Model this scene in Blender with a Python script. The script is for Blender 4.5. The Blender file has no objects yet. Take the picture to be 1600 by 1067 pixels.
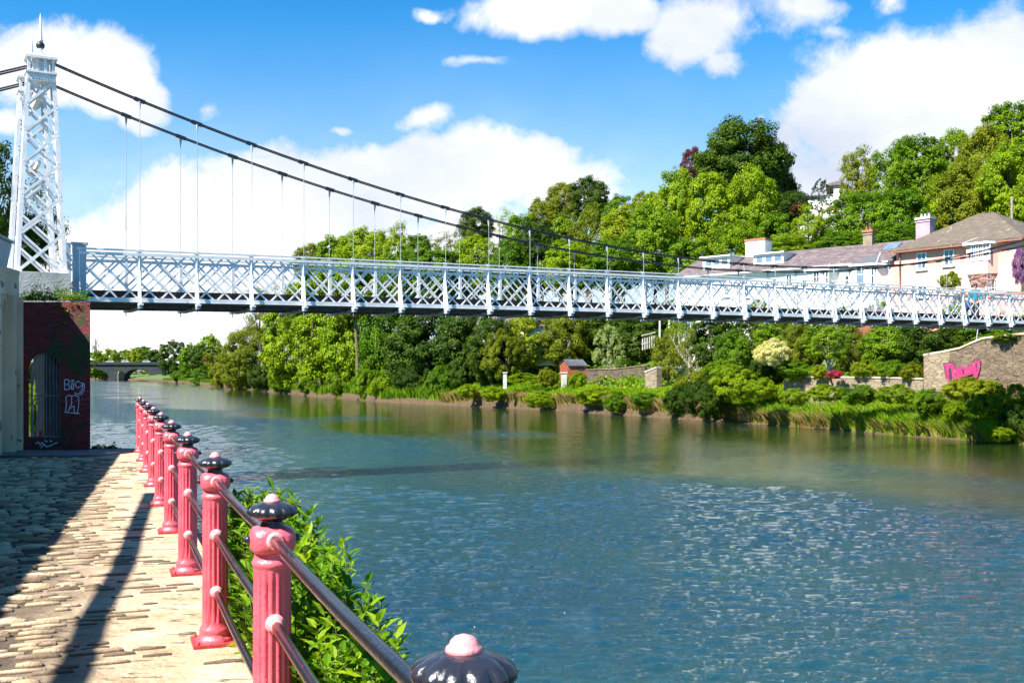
import bpy, bmesh, math, random
import numpy as np
from mathutils import Vector, Matrix
S = bpy.context.scene
COL = S.collection
random.seed(7)
rng = np.random.default_rng(7)
F = 1674.0; HC = 1.7; HOR = 585.0; WZ = -1.4      # focal (px of a 1600 px frame), eye height, horizon row, water level
def at(px, py, D): return Vector(((px-800)/F*D, D, HC+(HOR-py)/F*D))
def gx(px, D): return (px-800)/F*D
def gz(py, D): return HC+(HOR-py)/F*D

# ------------------------------------------------------------------ camera
cd = bpy.data.cameras.new('camera'); cam = bpy.data.objects.new('camera', cd); COL.objects.link(cam)
cam.location = (0, 0, HC); cam.rotation_euler = (math.radians(90), 0, 0)
cd.sensor_width = 36; cd.lens = 36*F/1600; cd.shift_y = (HOR-533.5)/1600
cd.clip_start = 0.05; cd.clip_end = 8000
S.camera = cam
S.view_settings.view_transform = 'Standard'; S.view_settings.look = 'None'
S.view_settings.exposure = 1.58; S.view_settings.gamma = 1.0

# ------------------------------------------------------------------ node helpers
class NT:
    def __init__(s, tree): s.t = tree; s.n = tree.nodes; s.l = tree.links
    def new(s, typ, **kw):
        x = s.n.new(typ)
        for k, v in kw.items(): setattr(x, k, v)
        return x
    def link(s, a, b): s.l.new(a, b)
    def put(s, sock, v):
        if isinstance(v, bpy.types.NodeSocket): s.l.new(v, sock)
        else: sock.default_value = v
    def math(s, op, a, b=0.0, c=None, clamp=False):
        x = s.new('ShaderNodeMath', operation=op); x.use_clamp = clamp
        s.put(x.inputs[0], a); s.put(x.inputs[1], b)
        if c is not None: s.put(x.inputs[2], c)
        return x.outputs[0]
    def mix(s, f, a, b, blend='MIX'):
        x = s.new('ShaderNodeMix', data_type='RGBA', blend_type=blend)
        s.put(x.inputs[0], f); s.put(x.inputs[6], a); s.put(x.inputs[7], b)
        return x.outputs[2]
    def noise(s, vec, scale, detail=4, rough=.55, dim='3D', dist=0):
        x = s.new('ShaderNodeTexNoise', noise_dimensions=dim)
        if vec is not None: s.link(vec, x.inputs['Vector'])
        x.inputs['Scale'].default_value = scale; x.inputs['Detail'].default_value = detail
        x.inputs['Roughness'].default_value = rough; x.inputs['Distortion'].default_value = dist
        return x.outputs[0]
    def ramp(s, f, stops, interp='LINEAR'):
        x = s.new('ShaderNodeValToRGB'); x.color_ramp.interpolation = interp
        e = x.color_ramp.elements
        while len(e) < len(stops): e.new(.5)
        for i, (p, c) in enumerate(stops): e[i].position = p; e[i].color = (*c, 1) if len(c) == 3 else c
        s.put(x.inputs[0], f); return x.outputs[0]
    def sstep(s, v, a, b, lo=0., hi=1.):
        x = s.new('ShaderNodeMapRange', interpolation_type='SMOOTHSTEP')
        s.put(x.inputs[0], v); x.inputs[1].default_value = a; x.inputs[2].default_value = b
        x.inputs[3].default_value = lo; x.inputs[4].default_value = hi
        return x.outputs[0]
    def mapping(s, vec, scale=(1,1,1), rot=(0,0,0), loc=(0,0,0)):
        x = s.new('ShaderNodeMapping'); s.link(vec, x.inputs[0])
        x.inputs['Scale'].default_value = scale; x.inputs['Rotation'].default_value = rot; x.inputs['Location'].default_value = loc
        return x.outputs[0]

# ------------------------------------------------------------------ sun and sky
SD = Vector((-.49, -.42, .765)).normalized()       # towards the sun: left of and a little behind the viewer
sl = bpy.data.lights.new('sun', 'SUN'); sl.energy = 5.0; sl.angle = math.radians(.5); sl.color = (1, .96, .88)
so = bpy.data.objects.new('sun', sl); COL.objects.link(so); so.rotation_euler = SD.to_track_quat('Z', 'Y').to_euler(); so.location = (-30, -20, 60)
W = bpy.data.worlds.new('World'); S.world = W; W.use_nodes = True
T = NT(W.node_tree); W.node_tree.nodes.clear()
sky = T.new('ShaderNodeTexSky', sky_type='NISHITA'); sky.sun_disc = False
sky.sun_elevation = math.asin(SD.z); sky.sun_rotation = math.atan2(SD.x, SD.y)
sky.air_density = 1.0; sky.dust_density = .3; sky.ozone_density = 2.0
hs = T.new('ShaderNodeHueSaturation'); T.link(sky.outputs[0], hs.inputs['Color']); hs.inputs['Saturation'].default_value = 1.25; hs.inputs['Value'].default_value = 1.0
tint = T.mix(1.0, hs.outputs[0], (.46, 1.55, 1.9, 1), 'MULTIPLY')
tc = T.new('ShaderNodeTexCoord'); sep = T.new('ShaderNodeSeparateXYZ'); T.link(tc.outputs['Generated'], sep.inputs[0])
yy = T.math('MAXIMUM', sep.outputs[1], .03)
u = T.math('DIVIDE', sep.outputs[0], yy); v = T.math('DIVIDE', sep.outputs[2], yy)
cmb = T.new('ShaderNodeCombineXYZ'); T.link(u, cmb.inputs[0]); T.link(v, cmb.inputs[1])
uv = cmb.outputs[0]
# warp a little so that cloud edges billow
nw = T.new('ShaderNodeTexNoise'); T.link(uv, nw.inputs['Vector']); nw.inputs['Scale'].default_value = 9; nw.inputs['Detail'].default_value = 5
vsub = T.new('ShaderNodeVectorMath', operation='SUBTRACT'); T.link(nw.outputs['Color'], vsub.inputs[0]); vsub.inputs[1].default_value = (.5, .5, .5)
vsc = T.new('ShaderNodeVectorMath', operation='MULTIPLY_ADD'); T.link(vsub.outputs[0], vsc.inputs[0]); vsc.inputs[1].default_value = (.085, .07, 0); T.link(uv, vsc.inputs[2])
uvw = vsc.outputs[0]
CL = [(60,100,125,75,1.),(165,115,95,72,1.),(215,150,60,48,.9),(20,190,80,40,.5),
      (560,300,330,95,1.),(720,265,240,65,1.1),(880,285,100,62,.8),(330,335,230,85,.9),(430,240,90,40,.55),(200,440,420,150,1.),(650,400,500,100,.8),
      (840,10,125,48,1.),(960,8,125,44,1.),(1085,45,95,66,1.),(1120,90,60,30,.7),(670,5,40,14,.35),
      (1250,10,85,52,.62),(1395,-5,40,22,.4),
      (1480,170,270,130,1.3),(1350,190,160,115,1.1),(1580,90,130,80,1.2),(1500,300,360,150,1.3),(1235,225,55,60,.8),(1180,180,26,18,.45),
      (748,102,62,20,.42),(335,160,30,34,.4),(530,197,42,22,.6),(660,188,52,26,.65),(1300,60,90,24,.35),
      (-250,200,160,70,1),(1900,240,230,130,1.1),(300,-420,220,80,.9),(900,-600,260,90,.9),(1500,-380,260,110,.9)]
acc = None
for (cx, cy, rx, ry, pk) in CL:
    vm = T.new('ShaderNodeVectorMath', operation='SUBTRACT'); T.link(uvw, vm.inputs[0]); vm.inputs[1].default_value = ((cx-800)/F, (HOR-cy)/F, 0)
    vd = T.new('ShaderNodeVectorMath', operation='MULTIPLY'); T.link(vm.outputs[0], vd.inputs[0]); vd.inputs[1].default_value = (F/rx/1.25, F/ry/1.25, 0)
    ln = T.new('ShaderNodeVectorMath', operation='LENGTH'); T.link(vd.outputs[0], ln.inputs[0])
    e = T.math('MULTIPLY', T.math('SUBTRACT', 1.0, ln.outputs['Value'], clamp=True), pk)
    acc = e if acc is None else T.math('MAXIMUM', acc, e)
n1 = T.math('ADD', T.math('MULTIPLY', T.noise(uv, 6, 10, .66, dist=.5), .75), T.math('MULTIPLY', T.noise(uv, 26, 8, .6), .25))
n2 = T.noise(T.mapping(uv, (1, 1.6, 1), loc=(3, 1, 0)), 3.2, 6, .6)
dens = T.math('ADD', acc, T.math('MULTIPLY', T.math('SUBTRACT', n1, .53), 1.75))
front = T.sstep(sep.outputs[1], .02, .12)
mask = T.math('MULTIPLY', T.math('MULTIPLY', T.sstep(dens, .06, .48), T.sstep(acc, .0, .16)), front)
lowhaze = T.sstep(v, .02, .36, .8, 0.)
mask2 = T.math('MAXIMUM', mask, T.math('MULTIPLY', lowhaze, 1.0))
ccol = T.ramp(T.math('ADD', T.math('MULTIPLY', n2, .9), T.math('MULTIPLY', n1, .2)), [(.36, (6.3, 7.0, 8.3)), (.55, (8.8, 9.2, 9.9)), (.72, (12., 12., 12.))])
skyc = T.mix(mask2, tint, ccol)
bg = T.new('ShaderNodeBackground'); T.link(skyc, bg.inputs[0]); bg.inputs[1].default_value = .037
wo = T.new('ShaderNodeOutputWorld'); T.link(bg.outputs[0], wo.inputs[0])

# ------------------------------------------------------------------ materials
def newmat(name):
    m = bpy.data.materials.new(name); m.use_nodes = True; m.node_tree.nodes.clear()
    t = NT(m.node_tree); out = t.new('ShaderNodeOutputMaterial'); p = t.new('ShaderNodeBsdfPrincipled'); t.link(p.outputs[0], out.inputs[0])
    return m, t, p, out
def mat(name, c1, c2=None, rough=.6, scale=6, bump=0, bscale=None, metal=0, spots=None, stretch=(1,1,1), detail=5, coat=0, lo=.35, hi=.68):
    m, t, p, out = newmat(name)
    co = t.new('ShaderNodeTexCoord').outputs['Object']; co2 = t.mapping(co, stretch)
    c2 = c2 or tuple(x*.75 for x in c1)
    n = t.noise(co2, scale, detail)
    col = t.ramp(n, [(lo, c2), (hi, c1)])
    if spots:                                        # (colour, scale, threshold)
        sn = t.noise(co, spots[1], 6, .65); f = t.sstep(sn, spots[2], spots[2]+.06)
        col = t.mix(f, col, (*spots[0], 1))
    t.link(col, p.inputs['Base Color']); p.inputs['Metallic'].default_value = metal; p.inputs['Coat Weight'].default_value = coat
    t.link(t.math('ADD', t.math('MULTIPLY', n, .2), rough-.1), p.inputs['Roughness'])
    if bump:
        b = t.new('ShaderNodeBump'); b.inputs['Strength'].default_value = min(1, bump); b.inputs['Distance'].default_value = .02*max(1, bump)
        t.link(t.noise(co2, bscale or scale*3, 6), b.inputs['Height']); t.link(b.outputs[0], p.inputs['Normal'])
    return m
def leafmat(name, dark, mid, light, trans=.35, scale=.35):
    m, t, p, out = newmat(name)
    a = t.new('ShaderNodeAttribute'); a.attribute_name = 'rnd'
    co = t.new('ShaderNodeTexCoord').outputs['Object']; oi = t.new('ShaderNodeObjectInfo')
    n = t.noise(co, scale, 2)
    f = t.math('ADD', t.math('MULTIPLY', a.outputs['Fac'], .5), t.math('ADD', t.math('MULTIPLY', n, .6), t.math('MULTIPLY', oi.outputs['Random'], .2)))
    col = t.ramp(f, [(.3, dark), (.62, mid), (.98, light)])
    t.link(col, p.inputs['Base Color']); p.inputs['Roughness'].default_value = .5; p.inputs['Specular IOR Level'].default_value = .12
    tr = t.new('ShaderNodeBsdfTranslucent'); t.link(t.mix(1., col, (1.15, 1.25, .5, 1), 'MULTIPLY'), tr.inputs[0])
    mx = t.new('ShaderNodeMixShader'); mx.inputs[0].default_value = trans; t.link(p.outputs[0], mx.inputs[1]); t.link(tr.outputs[0], mx.inputs[2]); t.link(mx.outputs[0], out.inputs[0])
    return m
M = {}
M['leaf_bright'] = leafmat('bright sycamore leaves', (.045,.10,.003), (.16,.25,.004), (.32,.38,.008), .36)
M['leaf_green'] = leafmat('mid green leaves', (.022,.07,.003), (.085,.17,.004), (.20,.29,.006), .32)
M['leaf_dark'] = leafmat('dark green leaves', (.010,.03,.003), (.035,.07,.004), (.09,.14,.006), .25)
M['leaf_olive'] = leafmat('olive spring leaves', (.05,.085,.005), (.14,.17,.007), (.25,.25,.012), .38)
M['leaf_yellow'] = leafmat('yellow green leaves', (.10,.16,.006), (.2,.26,.008), (.33,.33,.015), .4)
M['leaf_copper'] = leafmat('copper leaves', (.05,.01,.012), (.11,.025,.02), (.18,.06,.03), .3)
M['leaf_yew'] = leafmat('yew needles', (.008,.025,.006), (.016,.04,.008), (.03,.06,.01), .1)
M['leaf_cream'] = leafmat('cream blossom', (.42,.38,.12), (.62,.56,.22), (.75,.7,.36), .3)
M['leaf_pale'] = leafmat('pale variegated leaves', (.13,.19,.04), (.28,.34,.1), (.42,.46,.18), .3)
M['leaf_pink'] = leafmat('pink blossom', (.45,.22,.3), (.65,.4,.45), (.7,.5,.4), .3)
M['leaf_purple'] = leafmat('purple blossom', (.09,.03,.14), (.2,.1,.3), (.3,.12,.12), .3)
M['leaf_red'] = leafmat('red blossom', (.2,.01,.03), (.4,.03,.07), (.5,.08,.1), .3)
M['leaf_near'] = leafmat('glossy riverside leaves', (.02,.08,.004), (.09,.21,.005), (.30,.38,.012), .4, 3)
M['bark'] = mat('bark', (.16,.12,.08), (.06,.045,.03), .9, 9, .8, stretch=(1,1,.3))
M['palebark'] = mat('pale bark', (.5,.45,.38), (.25,.2,.15), .85, 9, .5, stretch=(1,1,.3))
M['white_paint'] = mat('white painted iron', (.84,.82,.80), (.68,.66,.67), .45, 4, .15, 40, spots=((.34,.20,.12), 8, .63))
M['cable'] = mat('dark cable steel', (.022,.022,.026), (.012,.012,.014), .5, 20)
M['hanger'] = mat('galvanised hanger rod', (.38,.40,.43), (.26,.28,.31), .45, 10)
M['deck'] = mat('dark tarred deck board', (.03,.017,.013), (.015,.009,.008), .8, 8, .3)
M['under'] = mat('grey timber joists', (.11,.10,.095), (.06,.055,.05), .85, 5, .4)
M['concrete'] = mat('weathered concrete', (.55,.52,.47), (.33,.31,.28), .85, 2.2, .5, 20, spots=((.12,.11,.1), 4, .6))
M['pink'] = mat('pink gloss paint on cast iron', (.80,.12,.155), (.66,.065,.095), .36, 5, .3, 60, spots=((.80,.36,.36), 11, .68), coat=.25)
M['pinkpale'] = mat('sun bleached pink paint', (.82,.33,.33), (.76,.2,.22), .4, 9, .3, 60, coat=.2)
M['redplate'] = mat('dark red painted plate', (.5,.045,.05), (.32,.03,.035), .5, 8, .4, spots=((.12,.05,.03), 12, .62))
M['black'] = mat('black gloss paint', (.012,.013,.018), (.022,.022,.03), .24, 14, .25, 70, coat=.4)
M['rail'] = mat('worn black rail', (.006,.006,.008), (.010,.009,.011), .24, 5, .2, 60, spots=((.14,.03,.025), 13, .70), coat=.3)
M['glass'] = mat('dark window glass', (.05,.07,.09), (.03,.04,.06), .08, 2)
M['blueglass'] = mat('sky lit window glass', (.16,.22,.28), (.1,.14,.2), .1, 2)
M['slate'] = mat('purple grey slate', (.16,.115,.115), (.06,.045,.048), .75, 1.6, .9, 9, stretch=(1,1,5), spots=((.28,.26,.2), 3, .62))
M['slate2'] = mat('lichened grey slate', (.125,.095,.07), (.07,.052,.04), .8, 2.2, .9, 9, stretch=(1,1,5), spots=((.24,.2,.09), 2.2, .62))
M['wallwhite'] = mat('off white render', (.78,.76,.70), (.66,.64,.58), .85, 1.3, .2, 20)
M['wallpink'] = mat('salmon pink render', (.70,.35,.28), (.60,.29,.23), .85, 1.0, .2, 20)
M['wallpale'] = mat('pale and sunlit pink render', (.66,.42,.35), (.58,.36,.30), .85, 1.0, .2, 20)
M['trimwhite'] = mat('white window paint', (.8,.8,.8), (.7,.7,.7), .5, 3)
M['chim'] = mat('grey chimney render', (.5,.46,.42), (.36,.33,.3), .85, 2, .3)
M['brickcap'] = mat('terracotta brick', (.36,.13,.07), (.24,.08,.05), .8, 6, .3)
M['gold'] = mat('dull brass', (.45,.2,.06), (.25,.1,.04), .45, 9, metal=.4)
M['bars'] = mat('blue grey iron bars', (.16,.24,.30), (.09,.13,.17), .5, 8)
M['spray_blue'] = mat('pale blue spray paint', (.55,.68,.78), (.4,.52,.62), .6, 8)
M['spray_pink'] = mat('magenta spray paint', (.50,.02,.14), (.22,.008,.06), .7, 9, spots=((.6,.2,.06), 5, .60))
M['spray_dark'] = mat('black spray paint', (.02,.02,.03), (.03,.02,.04), .6, 5)
M['spray_purple'] = mat('purple spray paint', (.35,.08,.4), (.25,.05,.3), .6, 5)
M['dry'] = leafmat('dry straw grass', (.16,.10,.03), (.32,.21,.07), (.5,.36,.14), .2, 1)
M['grass'] = leafmat('long grass', (.04,.14,.004), (.13,.28,.006), (.30,.40,.012), .35, .6)
M['grassy'] = leafmat('yellow grass', (.13,.2,.008), (.25,.3,.012), (.4,.36,.02), .35, .6)
M['teal'] = mat('teal jacket cloth', (.015,.20,.27), (.01,.14,.2), .8, 6)
M['navy'] = mat('blue bag cloth', (.012,.045,.22), (.01,.03,.14), .7, 6)
M['trouser'] = mat('dark trousers', (.015,.02,.045), (.01,.012,.03), .8, 6)
M['skin'] = mat('skin', (.5,.27,.18), (.42,.22,.15), .55, 6)
M['hair'] = mat('dark hair', (.02,.015,.012), (.012,.01,.008), .5, 20)
M['shedwood'] = mat('orange brown shed boards', (.36,.085,.03), (.24,.055,.02), .7, 3, .4, stretch=(6,6,1))
M['felt'] = mat('grey roofing felt', (.10,.105,.12), (.06,.065,.08), .8, 5)
M['carpaint'] = mat('silver car paint', (.55,.57,.6), (.5,.52,.55), .25, 2, coat=.5)
M['redpaint'] = mat('red candle plastic', (.5,.02,.03), (.35,.01,.02), .35, 6)
M['wood'] = mat('weathered timber', (.35,.27,.2), (.2,.15,.11), .8, 4, .3, stretch=(4,4,.5))
M['panelgrey'] = mat('blue grey metal sheet', (.42,.47,.52), (.32,.37,.42), .5, 2, .2, stretch=(3,3,.4))

def grime(m):
    'rust and dirt that collects low on the post and in patches of the flutes'
    t = NT(m.node_tree); p = m.node_tree.nodes['Principled BSDF']; src = p.inputs['Base Color'].links[0].from_socket
    co = t.new('ShaderNodeTexCoord').outputs['Object']; s_ = t.new('ShaderNodeSeparateXYZ'); t.link(co, s_.inputs[0])
    n = t.noise(t.mapping(co, (1,1,.25)), 26, 6, .7)
    f = t.sstep(t.math('SUBTRACT', n, t.math('MULTIPLY', s_.outputs[2], .16)), .50, .64)
    t.link(t.mix(t.math('MULTIPLY', f, .75), src, (.20,.035,.03,1)), p.inputs['Base Color'])
grime(M['pink'])
def stonemat(name, c1, c2, mortar, sx=3.0, sz=9.0, moss=None, lim=.05):
    """random rubble: stretched voronoi cells with mortar joints"""
    m, t, p, out = newmat(name)
    co = t.new('ShaderNodeTexCoord').outputs['Object']
    w = t.new('ShaderNodeTexNoise'); t.link(co, w.inputs['Vector']); w.inputs['Scale'].default_value = 2.5
    ad = t.new('ShaderNodeVectorMath', operation='MULTIPLY_ADD'); t.link(w.outputs['Color'], ad.inputs[0]); ad.inputs[1].default_value = (.12,.12,.06); t.link(co, ad.inputs[2])
    mp = t.mapping(ad.outputs[0], (sx, sx, sz))
    vo = t.new('ShaderNodeTexVoronoi', feature='F1'); t.link(mp, vo.inputs['Vector']); vo.inputs['Scale'].default_value = 1
    ve = t.new('ShaderNodeTexVoronoi', feature='DISTANCE_TO_EDGE'); t.link(mp, ve.inputs['Vector']); ve.inputs['Scale'].default_value = 1
    sp = t.new('ShaderNodeSeparateColor'); t.link(vo.outputs['Color'], sp.inputs[0])
    col = t.ramp(sp.outputs[0], [(0., c2), (1., c1)])
    col = t.mix(.5, col, t.ramp(t.noise(co, 7, 6), [(.3, c2), (.7, c1)]))
    e = t.sstep(ve.outputs['Distance'], lim*.3, lim)
    col = t.mix(e, (*mortar, 1), col)
    if moss:
        col = t.mix(t.sstep(t.noise(co, 1.1, 6, .65), .50, .60), col, (*moss, 1))
    t.link(col, p.inputs['Base Color']); p.inputs['Roughness'].default_value = .88
    b = t.new('ShaderNodeBump'); b.inputs['Strength'].default_value = .8; b.inputs['Distance'].default_value = .04
    t.link(t.math('ADD', e, t.math('MULTIPLY', t.noise(co, 25, 5), .5)), b.inputs['Height']); t.link(b.outputs[0], p.inputs['Normal'])
    return m
M['redstone'] = stonemat('dark red brick pier', (.20,.022,.024), (.11,.016,.02), (.045,.012,.014), 3.2, 11, (.028,.04,.012))
M['rubble'] = stonemat('brown rubble wall', (.21,.15,.095), (.075,.052,.033), (.04,.03,.022), 2.4, 8)
M['palestone'] = stonemat('pale rubble wall', (.32,.245,.16), (.17,.125,.08), (.10,.08,.055), 2.2, 6)
M['greystone'] = stonemat('grey limestone bridge', (.022,.028,.036), (.010,.014,.019), (.01,.012,.016), .5, 1.2, (.03,.04,.02))

# ------------------------------------------------------------------ mesh helpers
class MB:
    def __init__(s): s.v = []; s.f = []; s.sm = []
    def add(s, vs, fs, smooth=False):
        o = len(s.v); s.v += [tuple(x) for x in vs]; s.f += [[i+o for i in f] for f in fs]; s.sm += [smooth]*len(fs)
    def box(s, c, size, rot=None, R=None):
        hx, hy, hz = (x/2 for x in size)
        vs = [Vector((a*hx, b*hy, d*hz)) for d in (-1,1) for b in (-1,1) for a in (-1,1)]
        if R is None: R = Matrix.Rotation(rot, 3, 'Z') if rot else Matrix.Identity(3)
        vs = [R @ x + Vector(c) for x in vs]
        s.add(vs, [(0,2,3,1),(4,5,7,6),(0,1,5,4),(2,6,7,3),(0,4,6,2),(1,3,7,5)])
    def beam(s, p, q, w, h, up=(0,0,1)):
        p = Vector(p); q = Vector(q); d = (q-p); L = d.length; d.normalize(); up = Vector(up)
        x = d.cross(up)
        if x.length < 1e-4: x = d.cross(Vector((1,0,0)))
        x.normalize(); z = x.cross(d)
        R = Matrix((x, d, z)).transposed()
        s.box((p+q)/2, (w, L, h), R=R)
    def tube(s, pts, rad, n=8, caps=True):
        pts = [Vector(p) for p in pts]; rad = rad if hasattr(rad, '__len__') else [rad]*len(pts)
        vs = []; prev = None
        for i, p in enumerate(pts):
            d = (pts[min(i+1, len(pts)-1)]-pts[max(i-1, 0)]).normalized()
            if prev is None:
                x = d.cross(Vector((0,0,1)));
                if x.length < .05: x = d.cross(Vector((1,0,0)))
            else: x = prev - d*prev.dot(d)
            x.normalize(); prev = x; y = d.cross(x)
            vs += [p + (x*math.cos(2*math.pi*k/n)+y*math.sin(2*math.pi*k/n))*rad[i] for k in range(n)]
        fs = [(i*n+k, i*n+(k+1)%n, (i+1)*n+(k+1)%n, (i+1)*n+k) for i in range(len(pts)-1) for k in range(n)]
        s.add(vs, fs, n > 5)
        if caps: s.add(vs[:n], [tuple(range(n))[::-1]]); s.add(vs[-n:], [tuple(range(n))])
    def lathe(s, prof, n=24, c=(0,0,0), mod=None):
        c = Vector(c); vs = []
        for (r, z) in prof:
            for k in range(n):
                a = 2*math.pi*k/n; rr = r*(mod(a, z) if mod else 1)
                vs.append(c+Vector((rr*math.cos(a), rr*math.sin(a), z)))
        fs = [(i*n+k, i*n+(k+1)%n, (i+1)*n+(k+1)%n, (i+1)*n+k) for i in range(len(prof)-1) for k in range(n)]
        s.add(vs, fs, True)
        s.add(vs[:n], [tuple(range(n))[::-1]]); s.add(vs[-n:], [tuple(range(n))])
    def prism(s, poly, d, o=(0,0,0)):
        """poly: list of 3d points, extruded by vector d"""
        d = Vector(d); n = len(poly); a = [Vector(p)+Vector(o) for p in poly]; b = [p+d for p in a]
        s.add(a+b, [tuple(range(n)), tuple(range(2*n-1, n-1, -1))]+[(i, i+n, (i+1)%n+n, (i+1)%n) for i in range(n)])
    def ball(s, c, r, n=12, sc=(1,1,1)):
        prof = [(math.sin(math.pi*i/(n//2+1))*r, -math.cos(math.pi*i/(n//2+1))*r) for i in range(n//2+2)]
        o = len(s.v); s.lathe([(max(a, 1e-4)*1, b) for a, b in prof], n)
        for i in range(o, len(s.v)):
            x = s.v[i]; s.v[i] = (x[0]*sc[0]+c[0], x[1]*sc[1]+c[1], x[2]*sc[2]+c[2])
    def build(s, name, m, parent=None, fixn=True):
        me = bpy.data.meshes.new(name); me.from_pydata(s.v, [], s.f); me.polygons.foreach_set('use_smooth', s.sm)
        if m: me.materials.append(m)
        if fixn:
            bm = bmesh.new(); bm.from_mesh(me); bmesh.ops.recalc_face_normals(bm, faces=bm.faces); bm.to_mesh(me); bm.free()
        me.update(); return link(name, me, parent)
def link(name, me, parent=None):
    o = bpy.data.objects.new(name, me); COL.objects.link(o)
    if parent: o.parent = parent
    return o
def tag(o, label=None, cat=None, group=None, kind=None):
    if label: o['label'] = label
    if cat: o['category'] = cat
    if group: o['group'] = group
    if kind: o['kind'] = kind
    return o
def empty(name, loc, label, cat, group=None, rz=0):
    o = bpy.data.objects.new(name, None); COL.objects.link(o); o.location = loc; o.rotation_euler = (0,0,rz); o.empty_display_size = .3
    return tag(o, label, cat, group)
def copy_tree(o, parent=None):
    c = o.copy(); COL.objects.link(c); c.parent = parent
    for ch in list(o.children): copy_tree(ch, c)
    return c
# ------------------------------------------------------------------ terrain, water, promenade
BK = [(2600,722),(2200,715),(1800,702),(1600,694),(1540,690),(1400,680),(1250,667),(1100,657),(1000,650),(850,640),(700,633),(600,628),(500,620),(430,613),(370,607),(300,600),(250,596.2),(200,594),(141,592.5)]
BP = np.array([[(px-800)/F*((HC-WZ)*F/(y-HOR)), (HC-WZ)*F/(y-HOR)] for px, y in BK])
bpx = np.array([b[0] for b in BK][::-1], float); bD = BP[::-1, 1]
def bankD(px): return np.interp(px, bpx, bD)
def dist_bank(X, D):
    P = np.stack([np.ravel(X), np.ravel(D)], 1); best = np.full(len(P), 1e9)
    for i in range(len(BP)-1):
        a = BP[i]; b = BP[i+1]; ab = b-a; t = np.clip(((P-a)@ab)/(ab@ab), 0, 1)
        best = np.minimum(best, np.hypot(*(P-(a+t[:, None]*ab)).T))
    px = 800+F*P[:, 0]/P[:, 1]
    return best*np.where(P[:, 1] >= bankD(px), 1, -1)
def wob(X, D, s=1.0, seed=0):
    return (np.sin(X*.9*s+seed)*np.cos(D*.7*s+seed*2)+.6*np.sin(X*2.3*s-D*1.7*s+seed)+.4*np.cos(X*4.1*s+D*3.7*s))/2
def terr(X, D):
    X = np.ravel(np.asarray(X, float)); D = np.ravel(np.asarray(D, float))
    t = dist_bank(X, D); px = 800+F*X/D
    base = np.interp(t, [-6,-.2,.25,3,8,14,25], [-3,-1.5,-.75,.0,.9,1.6,2.0])
    b2 = np.interp(t, [-6,-.2,.3,2,5,8,14,25], [-3,-1.5,-1.25,-.7,.35,.9,1.6,2.0]); w2 = np.clip((px-1110)/60, 0, 1); base = base*(1-w2)+b2*w2
    crest = np.interp(px, [380,460,700,850,1000,1200,1400,1600,2200], [0,3,8,13,14,17,20,24,26])
    hill = np.interp(t, [8,24,80,160,500], [0,.32,1,1.08,1.0])*crest
    return base+hill+wob(X, D, .6)*.12*np.clip(t, 0, 2)
def T1(X, D): return float(terr(X, D)[0])

def gridmesh(name, X, Y, Z, m, kind='structure', label=None):
    ny, nx = X.shape; me = bpy.data.meshes.new(name)
    v = np.stack([X, Y, Z], -1).reshape(-1, 3); i = np.arange(ny*nx).reshape(ny, nx)
    f = np.stack([i[:-1,:-1], i[:-1,1:], i[1:,1:], i[1:,:-1]], -1).reshape(-1, 4)
    me.from_pydata(v.tolist(), [], f.tolist()); me.polygons.foreach_set('use_smooth', [True]*len(f)); me.materials.append(m)
    o = link(name, me); tag(o, kind=kind, label=label); return o

def soil():
    m, t, p, out = newmat('bank soil and turf')
    co = t.new('ShaderNodeTexCoord').outputs['Object']
    g = t.ramp(t.noise(co, .5, 8, .65), [(.3, (.025,.06,.008)), (.5, (.06,.11,.012)), (.7, (.12,.12,.03))])
    sx = t.new('ShaderNodeSeparateXYZ'); t.link(co, sx.inputs[0])
    br = t.ramp(t.noise(t.mapping(co, (1,1,.25)), 3, 8, .7), [(.3, (.03,.018,.008)), (.7, (.12,.07,.03))])
    f = t.sstep(t.math('ADD', sx.outputs[2], t.math('MULTIPLY', t.noise(co, 1.2, 4), 1.0)), -.1, .35)
    t.link(t.mix(f, br, g), p.inputs['Base Color']); p.inputs['Roughness'].default_value = .95
    b = t.new('ShaderNodeBump'); b.inputs['Distance'].default_value = .3; t.link(t.noise(co, 3, 8), b.inputs['Height']); t.link(b.outputs[0], p.inputs['Normal'])
    return m
M['soil'] = soil()
pxs = np.concatenate([np.linspace(141, 700, 120), np.linspace(706, 1620, 230), np.linspace(1640, 2600, 30)])
ss = np.concatenate([[-6,-3,-1.5,-.6,-.2,0,.12,.3,.6,1,1.6,2.4,3.4,5,7,9,11,14,18,22,27,33,40,50,60,75,90,110,140,180,240,340,500,900,1800,3500]])
PX, SS = np.meshgrid(pxs, ss); DD = bankD(PX)+SS; XX = (PX-800)/F*DD
gridmesh('far_bank', XX, DD, terr(XX, DD).reshape(XX.shape), M['soil'], label='sloping far bank and hillside of soil and turf')
# left bank beyond the pier
lx = np.linspace(-3000, 0, 60); LD = np.concatenate([[24.6,26,30,36,45,60,90,140,220,350,560,900,1800,3500]])
U, V = np.meshgrid(np.linspace(0, 1, 30)**2, LD); XE = -(.402)*V-.25; XL = XE-U*2500; ZL = np.interp(U*2500, [0,.4,2,10,2500], [-1.7,-.5,0,.5,12])
gridmesh('near_bank', XL, V, ZL, M['soil'], label='left bank behind the red pier')

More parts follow.
